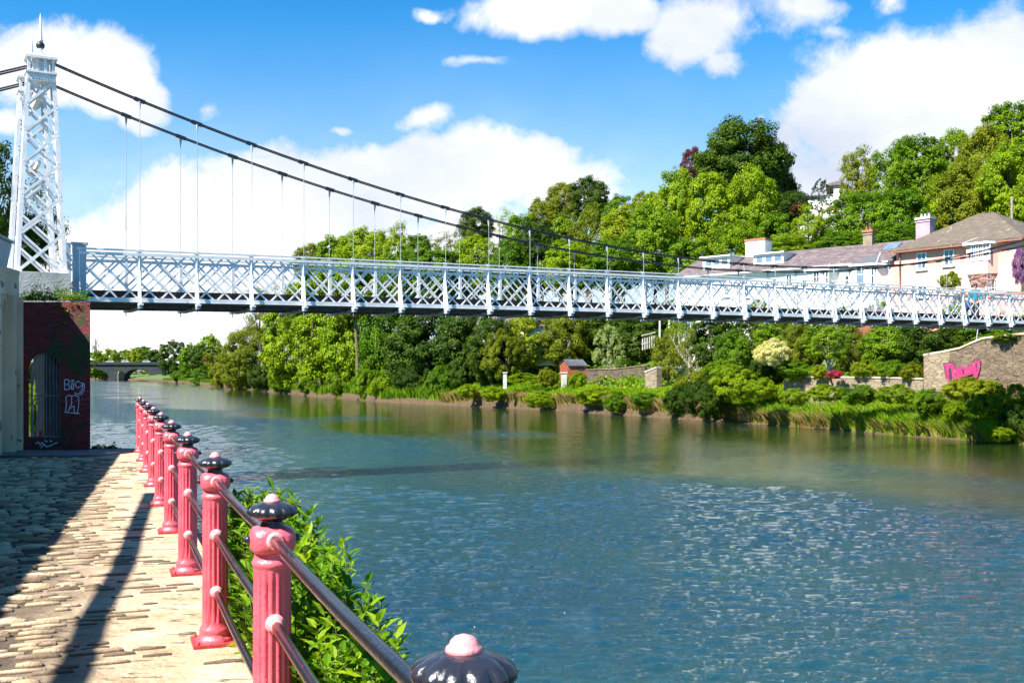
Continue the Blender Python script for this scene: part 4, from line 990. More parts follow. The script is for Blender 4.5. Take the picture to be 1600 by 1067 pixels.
# undergrowth so that no bare soil shows between trees
r = np.random.default_rng(5); n = 2600; px = r.uniform(400, 1640, n); D = bankD(px)+8+r.uniform(0, 1, n)**1.3*95; X = (px-800)/F*D
k = ~((px > 1040) & (D-bankD(px) > 14) & (D-bankD(px) < 42)); X, D = X[k], D[k]; Z = terr(X, D); P = []; N = []
for x_, d_, z_ in zip(X, D, Z):
    q_ = unit(r.normal(0, 1, (60, 3))+[0, 0, .6]); R_ = r.uniform(.5, 1.3); P.append(np.array([x_, d_, z_])+q_*R_*r.uniform(.7, 1.1, (60, 1))*[1.2, 1.2, .8]); N.append(q_+[0, 0, .5])
V_, F_, R_ = leaves(np.concatenate(P), np.concatenate(N), .30, r, .6, .5); tag(link('undergrowth', mesh_np('undergrowth', V_, F_, R_, M['leaf_green'])), 'tangled green undergrowth between the trees of the hill', kind='stuff')
# bank grasses
blades('long_grass', bankpts(70000, 700, 1640, .5, 7.5, 21), .6, .07, M['grass'], 'long green grass along the far bank', seed=2)
blades('yellow_grass', bankpts(34000, 700, 1640, .8, 9.0, 22), .55, .07, M['grassy'], 'yellow green grass higher on the far bank', seed=3)
def hang(n, p0, p1, seed, t0=.05, t1=.9): return bankpts(n, p0, p1, t0, t1, seed)
blades('dry_reeds', hang(30000, 690, 1640, 23, -.1, .9), .62, .07, M['dry'], 'dry straw coloured reeds on the brown water edge', lean=.8, seed=4)
blades('edge_grass', bankpts(30000, 1110, 1640, .0, 1.2, 34), .7, .07, M['grass'], 'bright grass reaching down to the water on the right bank', lean=.6, seed=15)
blades('ledge_grass', bankpts(12000, 690, 1120, .0, .9, 35), .6, .07, M['grass'], 'bright grass tumbling over the brown bank below the terrace', lean=.8, seed=16)
blades('edge_reeds', bankpts(24000, 690, 1300, .0, .35, 33), .75, .07, M['dry'], 'straw stems hanging over the brown bank face at the water', lean=.5, seed=14)
blades('green_reeds', hang(30000, 1130, 1640, 24, .0, 4.), .85, .065, M['grass'], 'green reeds at the water edge on the right', lean=.5, seed=5)
blades('bank_scrub', bankpts(14000, 255, 700, .0, 4, 25), .9, .16, M['leaf_green'], 'rough grass along the far left waterside', seed=6)
rr_ = random.Random(9); cp = []
for i in range(46):
    c = bankpts(1, 1120, 1640, .3, 5, 300+i)
    if len(c): cp.append(c[0]+np.random.default_rng(i).normal(0, .35, (260, 3))*[1, 1, 0])
cp = np.concatenate(cp); cp[:, 2] = terr(cp[:, 0], cp[:, 1])-.05; cp = cp[dist_bank(cp[:, 0], cp[:, 1]) > 0]
blades('straw_clumps', cp, .8, .06, M['dry'], 'clumps of dry straw stems on the right bank', lean=.5, seed=8)

# ------------------------------------------------------------------ left bank behind the pylon
def ltree(kind, px, yt, w, h, D, lf, sh, lb, tw=2): return tree(kind, px, yt, w, h, D, lf, sh, lb, None, 'bark', tw)
ltree('elm_tree', -30, 195, 130, 220, 36, 'leaf_dark', 'o', 'dark tree behind the near pylon at the left edge')
ltree('elm_tree', 62, 262, 110, 190, 40, 'leaf_dark', 't', 'thin leaved tree seen through the pylon lattice', 5)
bush('bush', 40, 330, 90, 110, 37, 'leaf_dark', 'w', 'dark bush behind the foot of the pylon')
bush('bush', 60, 590, 60, 90, 30, 'leaf_bright', 'u', 'sunlit ivy seen through the barred arch')
bush('bush', 40, 555, 60, 70, 33, 'leaf_olive', 'w', 'olive shrub seen through the top of the barred arch')
bush('bush', 150, 523, 14, 60, 60, 'leaf_dark', 't', 'twigs poking out right of the red pier')
def cr_pts(P, n=8):
    P = [Vector(p) for p in P]; o = []; Q = [2*P[0]-P[1]]+P+[2*P[-1]-P[-2]]
    for i in range(1, len(Q)-2):
        a, b, c, d = Q[i-1:i+3]
        for k in range(n):
            t = k/n; o.append(.5*((2*b)+(c-a)*t+(2*a-5*b+4*c-d)*t*t+(-a+3*b-3*c+d)*t**3))
    return o+[P[-1]]
# added bough out of frame, shaped to cast the thin shadow on the promenade
q = MB(); q.tube([(-11.3,18.6,-.2), (-10.9,18.2,2.5), (-10.2,17.4,4.8), (-8.38,12.8,5.0)], .1, 8) if 0 else q.tube(cr_pts([(-6.4,-6.2,-.2), (-6.1,-5.6,2.2), (-5.3,-3.6,4.4), (-5.0,-1.4,5.0), (-5.3,1.25,5.0), (-5.65,3.15,5.0), (-6.15,4.85,5.0), (-6.69,6.9,5.0), (-7.4,9.25,5.0), (-8.4,12.65,5.0)]), list(np.linspace(.11,.08,73)), 8)
tag(q.build('shadow_bough', M['bark']), 'added unseen bough above the left wall, shaped to cast a shadow', 'tree')

# ------------------------------------------------------------------ plants outside the railing
def plant_mesh(seed, stems=26, H=1.0):
    r = np.random.default_rng(seed); P = []; A = []; Nn = []; L = []; st = MB(); rv = []
    for s in range(stems):
        a = r.uniform(0, 6.28); rad = r.uniform(0, .10); b = Vector((math.cos(a)*rad, math.sin(a)*rad*1.6, 0)); ln = Vector((math.cos(a), math.sin(a), 0))*r.uniform(.02, .11)*H
        hh = H*r.uniform(.5, 1.05); pts = [b, b+ln*.35+Vector((0,0,hh*.5)), b+ln*.8+Vector((0,0,hh*.85)), b+ln*1.1+Vector((0,0,hh))]
        st.tube(pts, [.005,.004,.003,.0015], 4, False); g = r.uniform(0, .4)
        for j in range(22):
            t = .15+.85*j/21; i = min(2, int(t*3)); f = t*3-i; p = pts[i].lerp(pts[i+1], f); th = j*2.4+r.uniform(-.4, .4)
            e = r.uniform(.1, .9); d = Vector((math.cos(th)*math.cos(e), math.sin(th)*math.cos(e), math.sin(e)))
            P.append(p); A.append(d); L.append(r.uniform(.05, .135)*(1.15-.4*t)*(H/.9)**.4); rv.append(g+r.uniform(0, .6))
    P = np.array(P); A = np.array(A); L = np.array(L)[:, None]; up = np.array([0, 0, 1.]); B = unit(np.cross(A, up)+r.normal(0, .15, A.shape)); Nn = np.cross(B, A)
    c = []
    for (l, w, n_) in [(0,0,0),(.3,.19,.02),(.62,.17,.05),(1.,0,-.06),(.62,-.17,.05),(.3,-.19,.02)]: c.append(P+A*L*l+B*L*w+Nn*L*n_*1.2)
    mid1 = P+A*L*.32-Nn*L*.045; mid2 = P+A*L*.64-Nn*L*.03
    V = np.stack(c+[mid1, mid2], 1).reshape(-1, 3); n = len(P); o = (np.arange(n)*8)[:, None]
    Fq = np.concatenate([o+np.array([[0,6,1,1]])[:, [0,1,2,2]]*1])[:0]
    quads = np.concatenate([o+np.array([6,7,2,1]), o+np.array([6,5,4,7])]); tris = np.concatenate([o+np.array([0,6,1]), o+np.array([0,5,6]), o+np.array([7,3,2]), o+np.array([7,4,3])])
    me = bpy.data.meshes.new('plant_leaves'); me.from_pydata(V.tolist(), [], quads.tolist()+tris.tolist()); a = me.attributes.new('rnd', 'FLOAT', 'POINT'); a.data.foreach_set('value', np.repeat(np.clip(rv, 0, 1), 8).astype(np.float32)); me.materials.append(M['leaf_near'])
    return me, st
PLM = [plant_mesh(40+i, 30) for i in range(4)]
M['stem'] = mat('green brown stem', (.10,.12,.03), (.07,.05,.02), .7, 8)
STM = []
for me, st in PLM:
    o_ = st.build('stems', M['stem'], fixn=False); STM.append(o_.data); bpy.data.objects.remove(o_)
r_ = random.Random(12); names = ['nearest leafy plant below the bottom right of the railing','second leafy plant from the camera outside the railing','leafy plant outside the railing by the nearest standing post','leafy plant just beyond the nearest standing post','leafy plant halfway between the two nearest standing posts','leafy plant outside the second standing post','leafy plant just beyond the second standing post','leafy plant between the second and third standing posts','farther leafy plant showing above the rail by the third post','last tall leafy plant outside the railing','low leafy plant outside the railing past the third post','small leafy plant outside the railing near the fourth post']
for i in range(20):
    D = 3.0+i*.27+r_.uniform(-.05, .05)
    hgt = [.30,.48,.58,.66,.74,.78,.76,.84,.86,.82,.88,.90,.86,.92,.94,.90,.86,.7,.5,.4][i]
    off = .27+r_.uniform(-.02, .05); c = Vector((lineX(D), D, 0))+LNRM*off
    ord_ = ['first','second','third','fourth','fifth','sixth','seventh','eighth','ninth','tenth','eleventh','twelfth','thirteenth','fourteenth','fifteenth','sixteenth','seventeenth','eighteenth','nineteenth','twentieth'][i]
    o = empty('leafy_plant', (c.x, c.y, -.25), '%s glossy green leafy plant outside the railing counting away from the viewer' % ord_, 'plant', 'leafy plants growing outside the railing', r_.uniform(0, 6))
    s_ = hgt+.25
    for nm, me in (('leaves', PLM[i%4][0]), ('stems', STM[i%4])): x_ = link(nm, me, o); x_.scale = (1.0, 1.0, s_)
q = MB(); 
for i in range(7):
    D = 7.2+i*2.2; c = Vector((lineX(D), D, 0))+LNRM*.34
# weeds on top of the pier and at the promenade's end
def tuft(name, pts, h, w, m, label, seed, n=60, sp=.12, cat='weed'):
    r = np.random.default_rng(seed); P = np.concatenate([np.array(p)+r.normal(0, sp, (n, 3))*[1, 1, .0] for p in pts]); N = r.normal(0, 1, P.shape)+[0, 0, 1]
    P[:, 2] += np.abs(r.normal(0, h*.5, len(P))); V, Fq, rv = leaves(P, N, w, r, .45, .6)
    o = link(name, mesh_np(name, V, Fq, rv, M[m])); tag(o, label, cat); return o
for px, hh, lf, lb in ((45,.10,'leaf_green','low green weeds at the left of the red pier top'),(58,.22,'leaf_yellow','tall yellow flowering weed on the red pier top'),(74,.12,'leaf_bright','bright green weeds in the middle of the red pier top'),(92,.2,'leaf_green','bushy green weeds on the red pier top below the pylon leg'),(108,.15,'leaf_yellow','yellow green weeds near the right end of the red pier top'),(126,.12,'leaf_green','green weeds at the right corner of the red pier top')):
    tuft('pier_weeds', [(gx(px, 23.85), 23.85+.1*random.random(), ztop+.05)]*2, hh*1.6, .06, lf, lb, int(px), 160, .10)
tuft('trailing_moss', [(gx(px, PD-.03), PD-.04, gz(y, PD)) for px, y in ((98,480),(101,492),(99,505),(96,520),(103,487),(88,478),(110,478),(120,476))], .03, .045, 'leaf_olive', 'green moss trailing down the face of the red pier', 77, 40, .035)['kind'] = 'stuff'
tuft('edge_weeds', [(gx(px, 24.0), 24.05, 0.03) for px in (148,152,166,172,178)], .08, .09, 'leaf_dark', 'small dark weeds at the end of the promenade beside the pier', 78, 26, .08)

# ------------------------------------------------------------------ houses
class Fac:
    def __init__(s, O, d, root): s.O = Vector((O[0], O[1], 0)); s.d = Vector((d[0], d[1], 0)).normalized(); n = Vector((-s.d.y, s.d.x, 0)); s.n = n if n.y < 0 or (abs(n.y) < .01 and n.x < 0) else -n; s.root = root
    def s_of(s, px): k = (px-800)/F; return (s.O.x-k*s.O.y)/(k*s.d.y-s.d.x)
    def D_of(s, a): return s.O.y+s.d.y*a
    def P(s, a, z, out=0): return s.O+s.d*a+s.n*out+Vector((0,0,z))
    def pz(s, px, py): a = s.s_of(px); return a, gz(py, s.D_of(a))
    def slab(s, q, a0, a1, z0, z1, o0, o1): q.prism([s.P(a0, z0, o0), s.P(a1, z0, o0), s.P(a1, z1, o0), s.P(a0, z1, o0)], s.n*(o1-o0))
    def put(s, q, name, m, parent=None):
        o = q.build(name, M[m], parent or s.root)
        if parent is None: o.location = -s.root.location
        return o
    def window(s, px0, px1, py0, py1, nx=2, ny=2, glass='glass', sill=True, out=0.):
        a0, z1 = s.pz(px0, py0); a1, z0 = s.pz(px1, py1)
        if a0 > a1: a0, a1 = a1, a0
        z1 = gz(py0, s.D_of((a0+a1)/2)); z0 = gz(py1, s.D_of((a0+a1)/2))
        q = MB(); fr = .075
        s.slab(q, a0, a1, z1-fr, z1, out-.04, out+.05); s.slab(q, a0, a1, z0, z0+fr, out-.04, out+.05)
        s.slab(q, a0, a0+fr, z0+fr, z1-fr, out-.04, out+.05); s.slab(q, a1-fr, a1, z0+fr, z1-fr, out-.04, out+.05)
        for i in range(1, nx): c = a0+(a1-a0)*i/nx; s.slab(q, c-.022, c+.022, z0+fr, z1-fr, out-.02, out+.035)
        for i in range(1, ny): c = z0+(z1-z0)*i/ny; s.slab(q, a0+fr, a1-fr, c-.022, c+.022, out-.02, out+.032)
        w = s.put(q, 'window', 'trimwhite'); q = MB(); s.slab(q, a0+fr, a1-fr, z0+fr, z1-fr, out-.01, out+.012); s.put(q, 'pane', glass, w)
        if sill: q = MB(); s.slab(q, a0-.1, a1+.1, z0-.1, z0-.004, out, out+.14); s.put(q, 'sill', 'trimwhite', w)
        return w
    def roof(s, name, m, a0, a1, depth, ze, zr, hip=0., ov=.35, th=.12):
        q = MB(); mid = -depth/2
        E = [s.P(a0-ov, ze, ov), s.P(a1+ov, ze, ov), s.P(a1+ov, ze, -depth-ov), s.P(a0-ov, ze, -depth-ov)]; R0 = s.P(a0+hip-(ov if not hip else 0), zr, mid); R1 = s.P(a1-hip+(ov if not hip else 0), zr, mid)
        dn = Vector((0,0,-th)); V = E+[R0, R1]+[e+dn for e in E]
        q.add(V, [(0,1,5,4),(2,3,4,5),(3,0,4),(1,2,5),(0,6,7,1),(1,7,8,2),(2,8,9,3),(3,9,6,0),(6,9,8,7)])
        return s.put(q, name, m)
    def chimney(s, roofo, px0, px1, y0, y1, back, wd, m='chim', capm='brickcap', pots=2):
        a = s.s_of((px0+px1)/2); 
        for _ in range(4):
            c = s.P(a, 0, -back); a += ((px0+px1)/2-(800+F*c.x/c.y))*c.y/F/(s.d.x-(c.x/c.y)*s.d.y)
        c = s.P(a, 0, -back); z1 = gz(y0, c.y); z0 = gz(y1, c.y)-1.2; L = wd; R = Matrix((s.d, s.n, (0,0,1))).transposed(); q = MB()
        tw = (px1-px0)*c.y/F; W2 = tw/ (abs(s.d.x)+.6*abs(s.n.x)); 
        q.box(c+Vector((0,0,(z0+z1-.15)/2)), (W2, W2*.6, z1-.15-z0), R=R); q.box(c+Vector((0,0,z1-.32)), (W2+.1, W2*.6+.1, .08), R=R)
        ch = s.put(q, 'chimney', m, roofo); q = MB(); q.box(c+Vector((0,0,z1-.08)), (W2+.14, W2*.6+.14, .16), R=R)
        for i in range(pots): q.lathe([(.11, 0), (.09, .28), (.11, .3)], 10, c+s.d*((i+.5)/pots-.5)*W2*.8+Vector((0,0,z1)))
        s.put(q, 'chimney_cap', capm, ch)
    def baybox(s, px0, px1, ztop, zbot, out, m, roofm, rise, zr0=None):
        a0, a1 = s.s_of(px0), s.s_of(px1)
        if a0 > a1: a0, a1 = a1, a0
        q = MB(); c = .45*out
        q.prism([s.P(a0, zbot, 0), s.P(a0+c, zbot, out), s.P(a1-c, zbot, out), s.P(a1, zbot, 0)], (0,0,ztop-zbot)); s.put(q, 'bay', m)
        q = MB(); ov = .22; q.prism([s.P(a0-ov, ztop, 0), s.P(a0+c-ov*.6, ztop, out+ov), s.P(a1-c+ov*.6, ztop, out+ov), s.P(a1+ov, ztop, 0)], (0,0,.14)); s.put(q, 'cornice', 'trimwhite')
        q = MB(); z = ztop+.143; b = [s.P(a0-ov, z, 0), s.P(a0+c-ov*.6, z, out+ov), s.P(a1-c+ov*.6, z, out+ov), s.P(a1+ov, z, 0)]; t_ = s.P((a0+a1)/2, z+rise, -rise*1.6); q.add(b+[t_]+[s.P(a1, z, -rise*1.8), s.P(a0, z, -rise*1.8)], [(0,1,4),(1,2,4),(2,3,4),(3,5,4),(5,6,4),(6,0,4),(0,6,5,3,2,1)]); rf = s.put(q, 'bay_roof', roofm)
        q = MB(); q.beam(b[0]+Vector((0,0,.03)), t_+Vector((0,0,.03)), .07, .03); q.beam(b[1]+Vector((0,0,.02)), t_+Vector((0,0,.02)), .05, .03); s.put(q, 'flashing', 'trimwhite', rf)
TO = (26.9, 75.0); td = (-.7125, .7016)
wt = empty('white_terrace', (20, 82, 4), 'long low off white terrace with slate roof, dormers and bays behind the bridge', 'house')
f = Fac(TO, td, wt); aE = 18.6; a0 = f.s_of(1391); ze, zr = 9.72, 11.45
q = MB(); q.prism([f.P(a0, 1, 0), f.P(aE, 1, 0), f.P(aE, ze-.02, 0), f.P(a0, ze-.02, 0)], -f.n*7); 
q.prism([f.P(aE-.3, ze-.05, -.02), f.P(aE-.3, ze-.05, -6.98), f.P(aE-.3, zr-.15, -3.5)], f.d*.29); f.put(q, 'wall', 'wallwhite')
rf = f.roof('roof', 'slate', a0, aE, 7, ze, zr, 0, .3)
q = MB(); f.slab(q, a0, aE, ze-.34, ze-.14, .004, .16); f.slab(q, a0, aE, ze-.15, ze-.05, .1, .42); f.put(q, 'eaves_gutter', 'trimwhite')
f.baybox(1332, 1387, ze-.35, 4, .9, 'wallwhite', 'felt', 1.05); f.baybox(1262, 1309, ze-.45, 4, .8, 'wallwhite', 'felt', 1.05)
for w in ((1347,1361,415,446,1,2,'blueglass',False,.91),(1370,1376,418,446,1,2,'glass',False,.91),(1279,1290,424,444,2,2,'glass',False,.81),(1298,1304,425,445,1,2,'glass',False,.81),
          (1228,1238,429,447,2,2,'glass',True,0),(1163,1171,446,464,2,2,'glass',True,0),(1131,1139,447,463,2,2,'glass',True,0),(1240,1249,460,478,2,2,'glass',True,0),(1320,1328,430,446,1,2,'glass',True,0)): f.window(*w)
# dormers set on the slope
def dormer(px0, px1, y0, y1, back, nw, par):
    ac = f.s_of((px0+px1)/2)
    for _ in range(4):
        c = f.P(ac, 0, -back); ac += ((px0+px1)/2-(800+F*c.x/c.y))*c.y/F/(f.d.x-(c.x/c.y)*f.d.y)
    c = f.P(ac, 0, -back); z1 = gz(y0, c.y); z0 = gz(y1, c.y); hw = (px1-px0)*c.y/F/2/abs(f.d.x+0.0)*.93; q = MB()
    f.slab(q, ac-hw, ac+hw, z0-.5, z1, -back-2.2, -back); dm = f.put(q, 'dormer', 'wallwhite')
    q = MB(); f.slab(q, ac-hw-.15, ac+hw+.15, z1+.003, z1+.10, -back-2.2, -back+.25); f.put(q, 'dormer_roof', 'trimwhite', dm)
    q = MB(); q2 = MB()
    for i in range(nw):
        l = ac-hw+.12+(2*hw-.24)*i/nw; r__ = l+(2*hw-.24)/nw-.1; f.slab(q, l, r__, z0+.12, z1-.10, -back+.004, -back+.03); f.slab(q2, l+.07, r__-.07, z0+.19, z1-.17, -back+.03, -back+.045)
    w_ = f.put(q, 'dormer_window', 'trimwhite', dm); f.put(q2, 'dormer_pane', 'blueglass', dm)
dormer(1180, 1221, 397, 413, .9, 3, rf); dormer(1100, 1138, 402, 418, .8, 3, rf)
f.chimney(rf, 1166, 1205, 374, 400, 3.5, 1.4, 'wallwhite', 'brickcap', 0); M['tanrender'] = mat('tan chimney render', (.26,.20,.13), (.17,.13,.09), .85, 2, .3); f.chimney(rf, 1349, 1366, 360, 388, 3.3, .8, 'tanrender', 'brickcap', 2)
def skylight(fc, rf_, s0, s1, b0, b1, ze_, zr_, mid):
    q = MB(); zz = lambda b: ze_+(zr_-ze_)*(b+.3)/(mid+.3); q.prism([fc.P(s0, zz(b0)+.02, -b0), fc.P(s1, zz(b0)+.02, -b0), fc.P(s1, zz(b1)+.02, -b1), fc.P(s0, zz(b1)+.02, -b1)], (0,0,.06)); sk = fc.put(q, 'skylight', 'blueglass', rf_)
skylight(f, rf, .9, 1.9, 1.9, 3.0, ze, zr, 3.5); skylight(f, rf, 11.4, 12.0, 1.9, 2.6, ze, zr, 3.5)
# pink link wall
pk = empty('pink_house', (30, 71, 4), 'salmon pink house with a lichened hipped slate roof behind the bridge on the right', 'house')
g = Fac(TO, (.587, -.81), pk); aR_ = 9.0; zeP, zrP = 10.35, 12.75
q = MB(); q.prism([g.P(0, 1, 0), g.P(aR_, 1, 0), g.P(aR_, zeP-.02, 0), g.P(0, zeP-.02, 0)], -g.n*7.2); g.put(q, 'wall', 'wallpink')
q = MB(); f2 = Fac(TO, td, pk); f2.slab(q, 0.01, a0-.01, 1, ze-.1, -6, .012); f2.put(q, 'link_wall', 'wallpink')
q = MB(); g.slab(q, .5, aR_-.05, 5.2, 8.9, .0, .012); g.put(q, 'sunlit_lower_wall', 'wallpale')  # paler slab paints the sunlight on the lower pink wall
prf = g.roof('roof', 'slate2', 0, aR_, 7.2, zeP, zrP, 3.9, .4)
q = MB(); g.slab(q, -.3, aR_+.3, zeP-.20, zeP-.13, .3, .44); q.tube([g.P(.35, zeP-.2, .1), g.P(.35, 5.5, .1)], .05, 8); g.put(q, 'gutter_and_downpipe', 'brickcap')
for w in ((1433,1448,395,421,2,2,'blueglass'),(1475,1491,390,415,2,2,'blueglass'),(1434,1450,446,464,2,2,'glass'),(1541,1559,436,457,4,3,'glass')): g.window(*w)
g.baybox(1512, 1560, zeP-.25, 8.2, .7, 'wallpale', 'slate2', .85)
for w in ((1527,1535,383,409),(1538,1546,381.5,408),(1550,1557,380,407)): g.window(*w, 2, 1, 'blueglass', False, .70)
g.window(1516, 1523, 384, 409, 1, 1, 'blueglass', False, .70) if 0 else None
M['lilac'] = mat('lilac chimney render', (.42,.28,.34), (.3,.2,.25), .85, 2, .3); g.chimney(prf, 1433, 1459, 340, 372, 5.2, 1.2, 'lilac', 'chim', 3)
q = MB(); q.tube([g.P(4.5, 12, -7), g.P(4.5, 14.2, -7)], .09, 8); tag(q.build('timber_pole', M['wood']), 'short timber pole standing behind the pink house roof', 'pole')
# hill house, old low cottage, outbuilding
hh = empty('hill_house', (gx(1308, 138), 138, 20), 'white house high on the hill half hidden behind the yew', 'house'); fh = Fac((gx(1322, 136), 136), (-.95, .3), hh)
q = MB(); z1 = gz(288, 136); fh.slab(q, 0, 1.5, z1-8, z1, -6, 0); fh.slab(q, 1.5, 6, z1-8, z1-1.4, -6, -.3); fh.put(q, 'wall', 'wallwhite'); fh.roof('roof', 'slate', 0, 2.2, 6, z1, z1+1.0, .9, .3); q = MB(); fh.slab(q, 2.6, 6.2, z1-1.38, z1-1.2, -6.3, 0); fh.put(q, 'flat_roof', 'slate')
fh.window(1311, 1318, 300, 308, 2, 1); q = MB(); fh.slab(q, -.1, 1.6, z1-2.4, z1-2.2, 0, .5); fh.put(q, 'canopy', 'slate')
oc = empty('old_cottage', (gx(800, 112), 112, 3), 'low cottage roof just under the deck left of the garden', 'cottage'); fo = Fac((gx(808, 110), 110), (-.93, .3), oc)
z1 = gz(510, 110); q = MB(); fo.slab(q, -4, 4.2, z1-4, z1, -4, 0); fo.put(q, 'wall', 'wallwhite'); fo.roof('roof', 'slate', -4, 4.2, 4, z1, z1+1.7, 0, .3); fo.window(797, 801, 512, 518, 1, 1)
ob = empty('brick_outbuilding', (gx(1360, 67.5), 67.5, 3), 'brown red brick outbuilding with a pale end glimpsed between trees under the deck', 'outbuilding'); fb = Fac((gx(1352, 67.6), 67.6), (1, -.12), ob)
z1 = gz(498, 67.5); q = MB(); fb.slab(q, 0, .95, z1-4, z1, -3, 0); fb.put(q, 'brick_wall', 'brickcap'); q = MB(); fb.slab(q, .95, 1.5, z1-4, z1, -3, .02); fb.put(q, 'rendered_end', 'wallpale'); fb.roof('roof', 'slate', 0, 1.5, 3, z1, z1+.8, 0, .2)
tw_ = Fac((gx(1545, 66), 66), (.8, -.6), None)
q = MB(); tw_.slab(q, -1.6, 4.6, 3.5, gz(461, 66), -.3, 0); o = q.build('garden_boundary_wall', M['wallpink']); tag(o, 'salmon garden wall with a brown coping right of the walking person', 'wall'); o2 = None
q = MB(); tw_.slab(q, -1.7, 4.7, gz(461, 66)+.003, gz(459, 66)+.04, -.36, .06); c_ = q.build('coping', M['brickcap'], o)

# ------------------------------------------------------------------ garden walls, terrace, shed
def wallrun(name, pts, th, m, label, cap=None, capm='concrete', cat='wall'):
    """pts: (px, ytop, ybottom, D)"""
    q = MB(); c = MB()
    for (p0, t0, b0, d0), (p1, t1, b1, d1) in zip(pts, pts[1:]):
        A = at(p0, b0, d0); B = at(p1, b1, d1); C = at(p1, t1, d1); E = at(p0, t0, d0); n = (B-A); n.z = 0; n.normalize(); nn = Vector((-n.y, n.x, 0)); nn = nn if nn.y > 0 else -nn
        A.z -= 1.0; B.z -= 1.0
        q.prism([A, B, C, E], nn*th)
        if cap: up = Vector((0,0,cap)); e = Vector((0,0,.003)); c.prism([E-nn*.05+e, C-nn*.05+e, C-nn*.05+e+up, E-nn*.05+e+up], nn*(th+.1))
    o = q.build(name, M[m]); tag(o, label, cat)
    if cap: c.build('coping', M[capm], o)
    return o
wallrun('garden_wall', [(1225,589,603,66.5),(1300,590,606,64),(1380,591,608,62),(1442,593,609,59)], .35, 'palestone', 'low pale garden wall along the top of the bank', .08, 'arcade')
rw = wallrun('rubble_wall', [(1443,556,612,57.5),(1452,554,612,57.2),(1472,551,612,56.6),(1500,545,612,55.8),(1518,537,612,55.3),(1535,530,612,54.8),(1570,525,612,53.8),(1640,520,612,52)], .6, 'rubble', 'high brown rubble wall with a sloping top and pink graffiti at the right', .09, 'arcade')
q = MB()
q.prism([at(1443.5, 555.5, 57.44)+Vector((0,-.035,0)), at(1484, 549, 56.25)+Vector((0,-.04,0)), at(1480, 612, 56.3)+Vector((0,-.04,0)), at(1443.5, 612, 57.44)+Vector((0,-.035,0))], (0,.03,0)); o = q.build('pale_end', M['palestone'], rw)
def wallD(px): return float(np.interp(px, [1443,1452,1472,1500,1518,1535,1570], [57.5,57.2,56.6,55.8,55.3,54.8,53.8]))
def patch(poly, m, nm, k):
    q = MB(); P = [at(p, y, wallD(p)-.075-.006*k) for p, y in poly]; q.prism(P, (0,.004,0)); return q.build(nm, M[m], rw)
LG = [[(1475,569),(1490,567),(1491,574),(1494,582),(1498,589),(1500,602),(1484,606),(1479,592)],[(1492,576),(1502,572),(1508,575),(1512,571),(1520,570),(1521,583),(1515,586),(1506,588),(1502,593),(1496,586)],[(1520,566),(1525,562),(1532,563),(1531,576),(1527,589),(1523,592),(1520,584)]]
for i, L in enumerate(LG):
    c = (sum(a for a, b in L)/len(L), sum(b for a, b in L)/len(L)); big = [(c[0]+(a-c[0])*1.10, c[1]+(b-c[1])*1.08) for a, b in L]
    patch(big, 'spray_dark', 'graffiti_outline', 0); patch(L, 'spray_pink', 'graffiti_letter', 1)
for L in [[(1482,575),(1486,575),(1488,590),(1485,598),(1483,590)],[(1503,577),(1506,577),(1507,584),(1504,585)],[(1524,568),(1527,568),(1525,582)]]: patch(L, 'spray_dark', 'graffiti_detail', 2)
wallrun('garden_wall', [(915,578,602,98),(960,577,602,97.5),(1012,571,604,97)], .4, 'rubble', 'dark stone garden wall right of the shed', .08, 'palestone')
wallrun('terrace_wall', [(700,610,634,103),(785,602,620,100)], .3, 'soil', 'earth edge under the tussocks', None) if 0 else None
wallrun('garden_wall', [(1008,582,618,86),(1026,575,618,84.5)], .5, 'palestone', 'pale stone step wall at the end of the garden terrace', .1)
wallrun('terrace_wall', [(340,574,586,300),(352,573,587,296)], .8, 'palestone', 'pale stone wall end at the far left waterside')
wallrun('terrace_wall', [(372,571,578,240),(402,573,580,230)], .8, 'palestone', 'pale low wall under the domed olive tree')
for px, lb in ((789, 'white gate pillar at the left end of the hedge'), (881, 'white gate pillar below the shed')):
    D = 97.5; q = MB(); c = at(px, 583, D); z0 = gz(602, D)-.3; q.box((c.x, D, (c.z+z0)/2), (.34 if px < 800 else .5, .34, c.z-z0)); q.box((c.x, D, c.z+.05), (.46 if px < 800 else .62, .46, .1)); tag(q.build('gate_pillar', M['concrete']), lb, 'pillar')
sh = empty('garden_shed', (gx(893, 99), 99, 0), 'little orange brown wooden shed with a grey felt roof on the terrace', 'shed'); fs_ = Fac((gx(887.5, 98), 98), (1, .22), sh)
fs_.n = Vector((.22, -1, 0)).normalized(); zb_ = gz(586, 98)-.3; ze_ = gz(571, 98); zt_ = gz(562, 98)
q = MB(); wd_, dp_ = 1.75, 1.35
A_ = fs_.P(0, zb_, 0); ex = fs_.d; ey = -fs_.n
q.prism([A_, A_+ey*0+Vector((0,0,ze_-zb_)), A_+Vector((0,0,ze_-zb_))+ex*wd_, A_+ex*wd_], ey*dp_)
left = Vector((-.55, .83, 0)); 
q.prism([A_-Vector((.75,-.02,0)), A_, A_+Vector((0,0,ze_-zb_)), A_-Vector((.375,-.01,0))+Vector((0,0,zt_-zb_-.08)), A_-Vector((.75,-.02,0))+Vector((0,0,ze_-zb_))], (.35,1.3,0))
fs_.put(q, 'walls', 'shedwood'); q = MB()
R_a = A_+Vector((-.42,-.06,zt_-zb_)); q.prism([A_+Vector((.04,-.14,ze_-zb_-.05)), A_+ex*(wd_+.15)+Vector((0,-.14,ze_-zb_-.05)), A_+ex*(wd_-.2)+Vector((-.1,.6,zt_-zb_)), R_a], (0,0,.05))
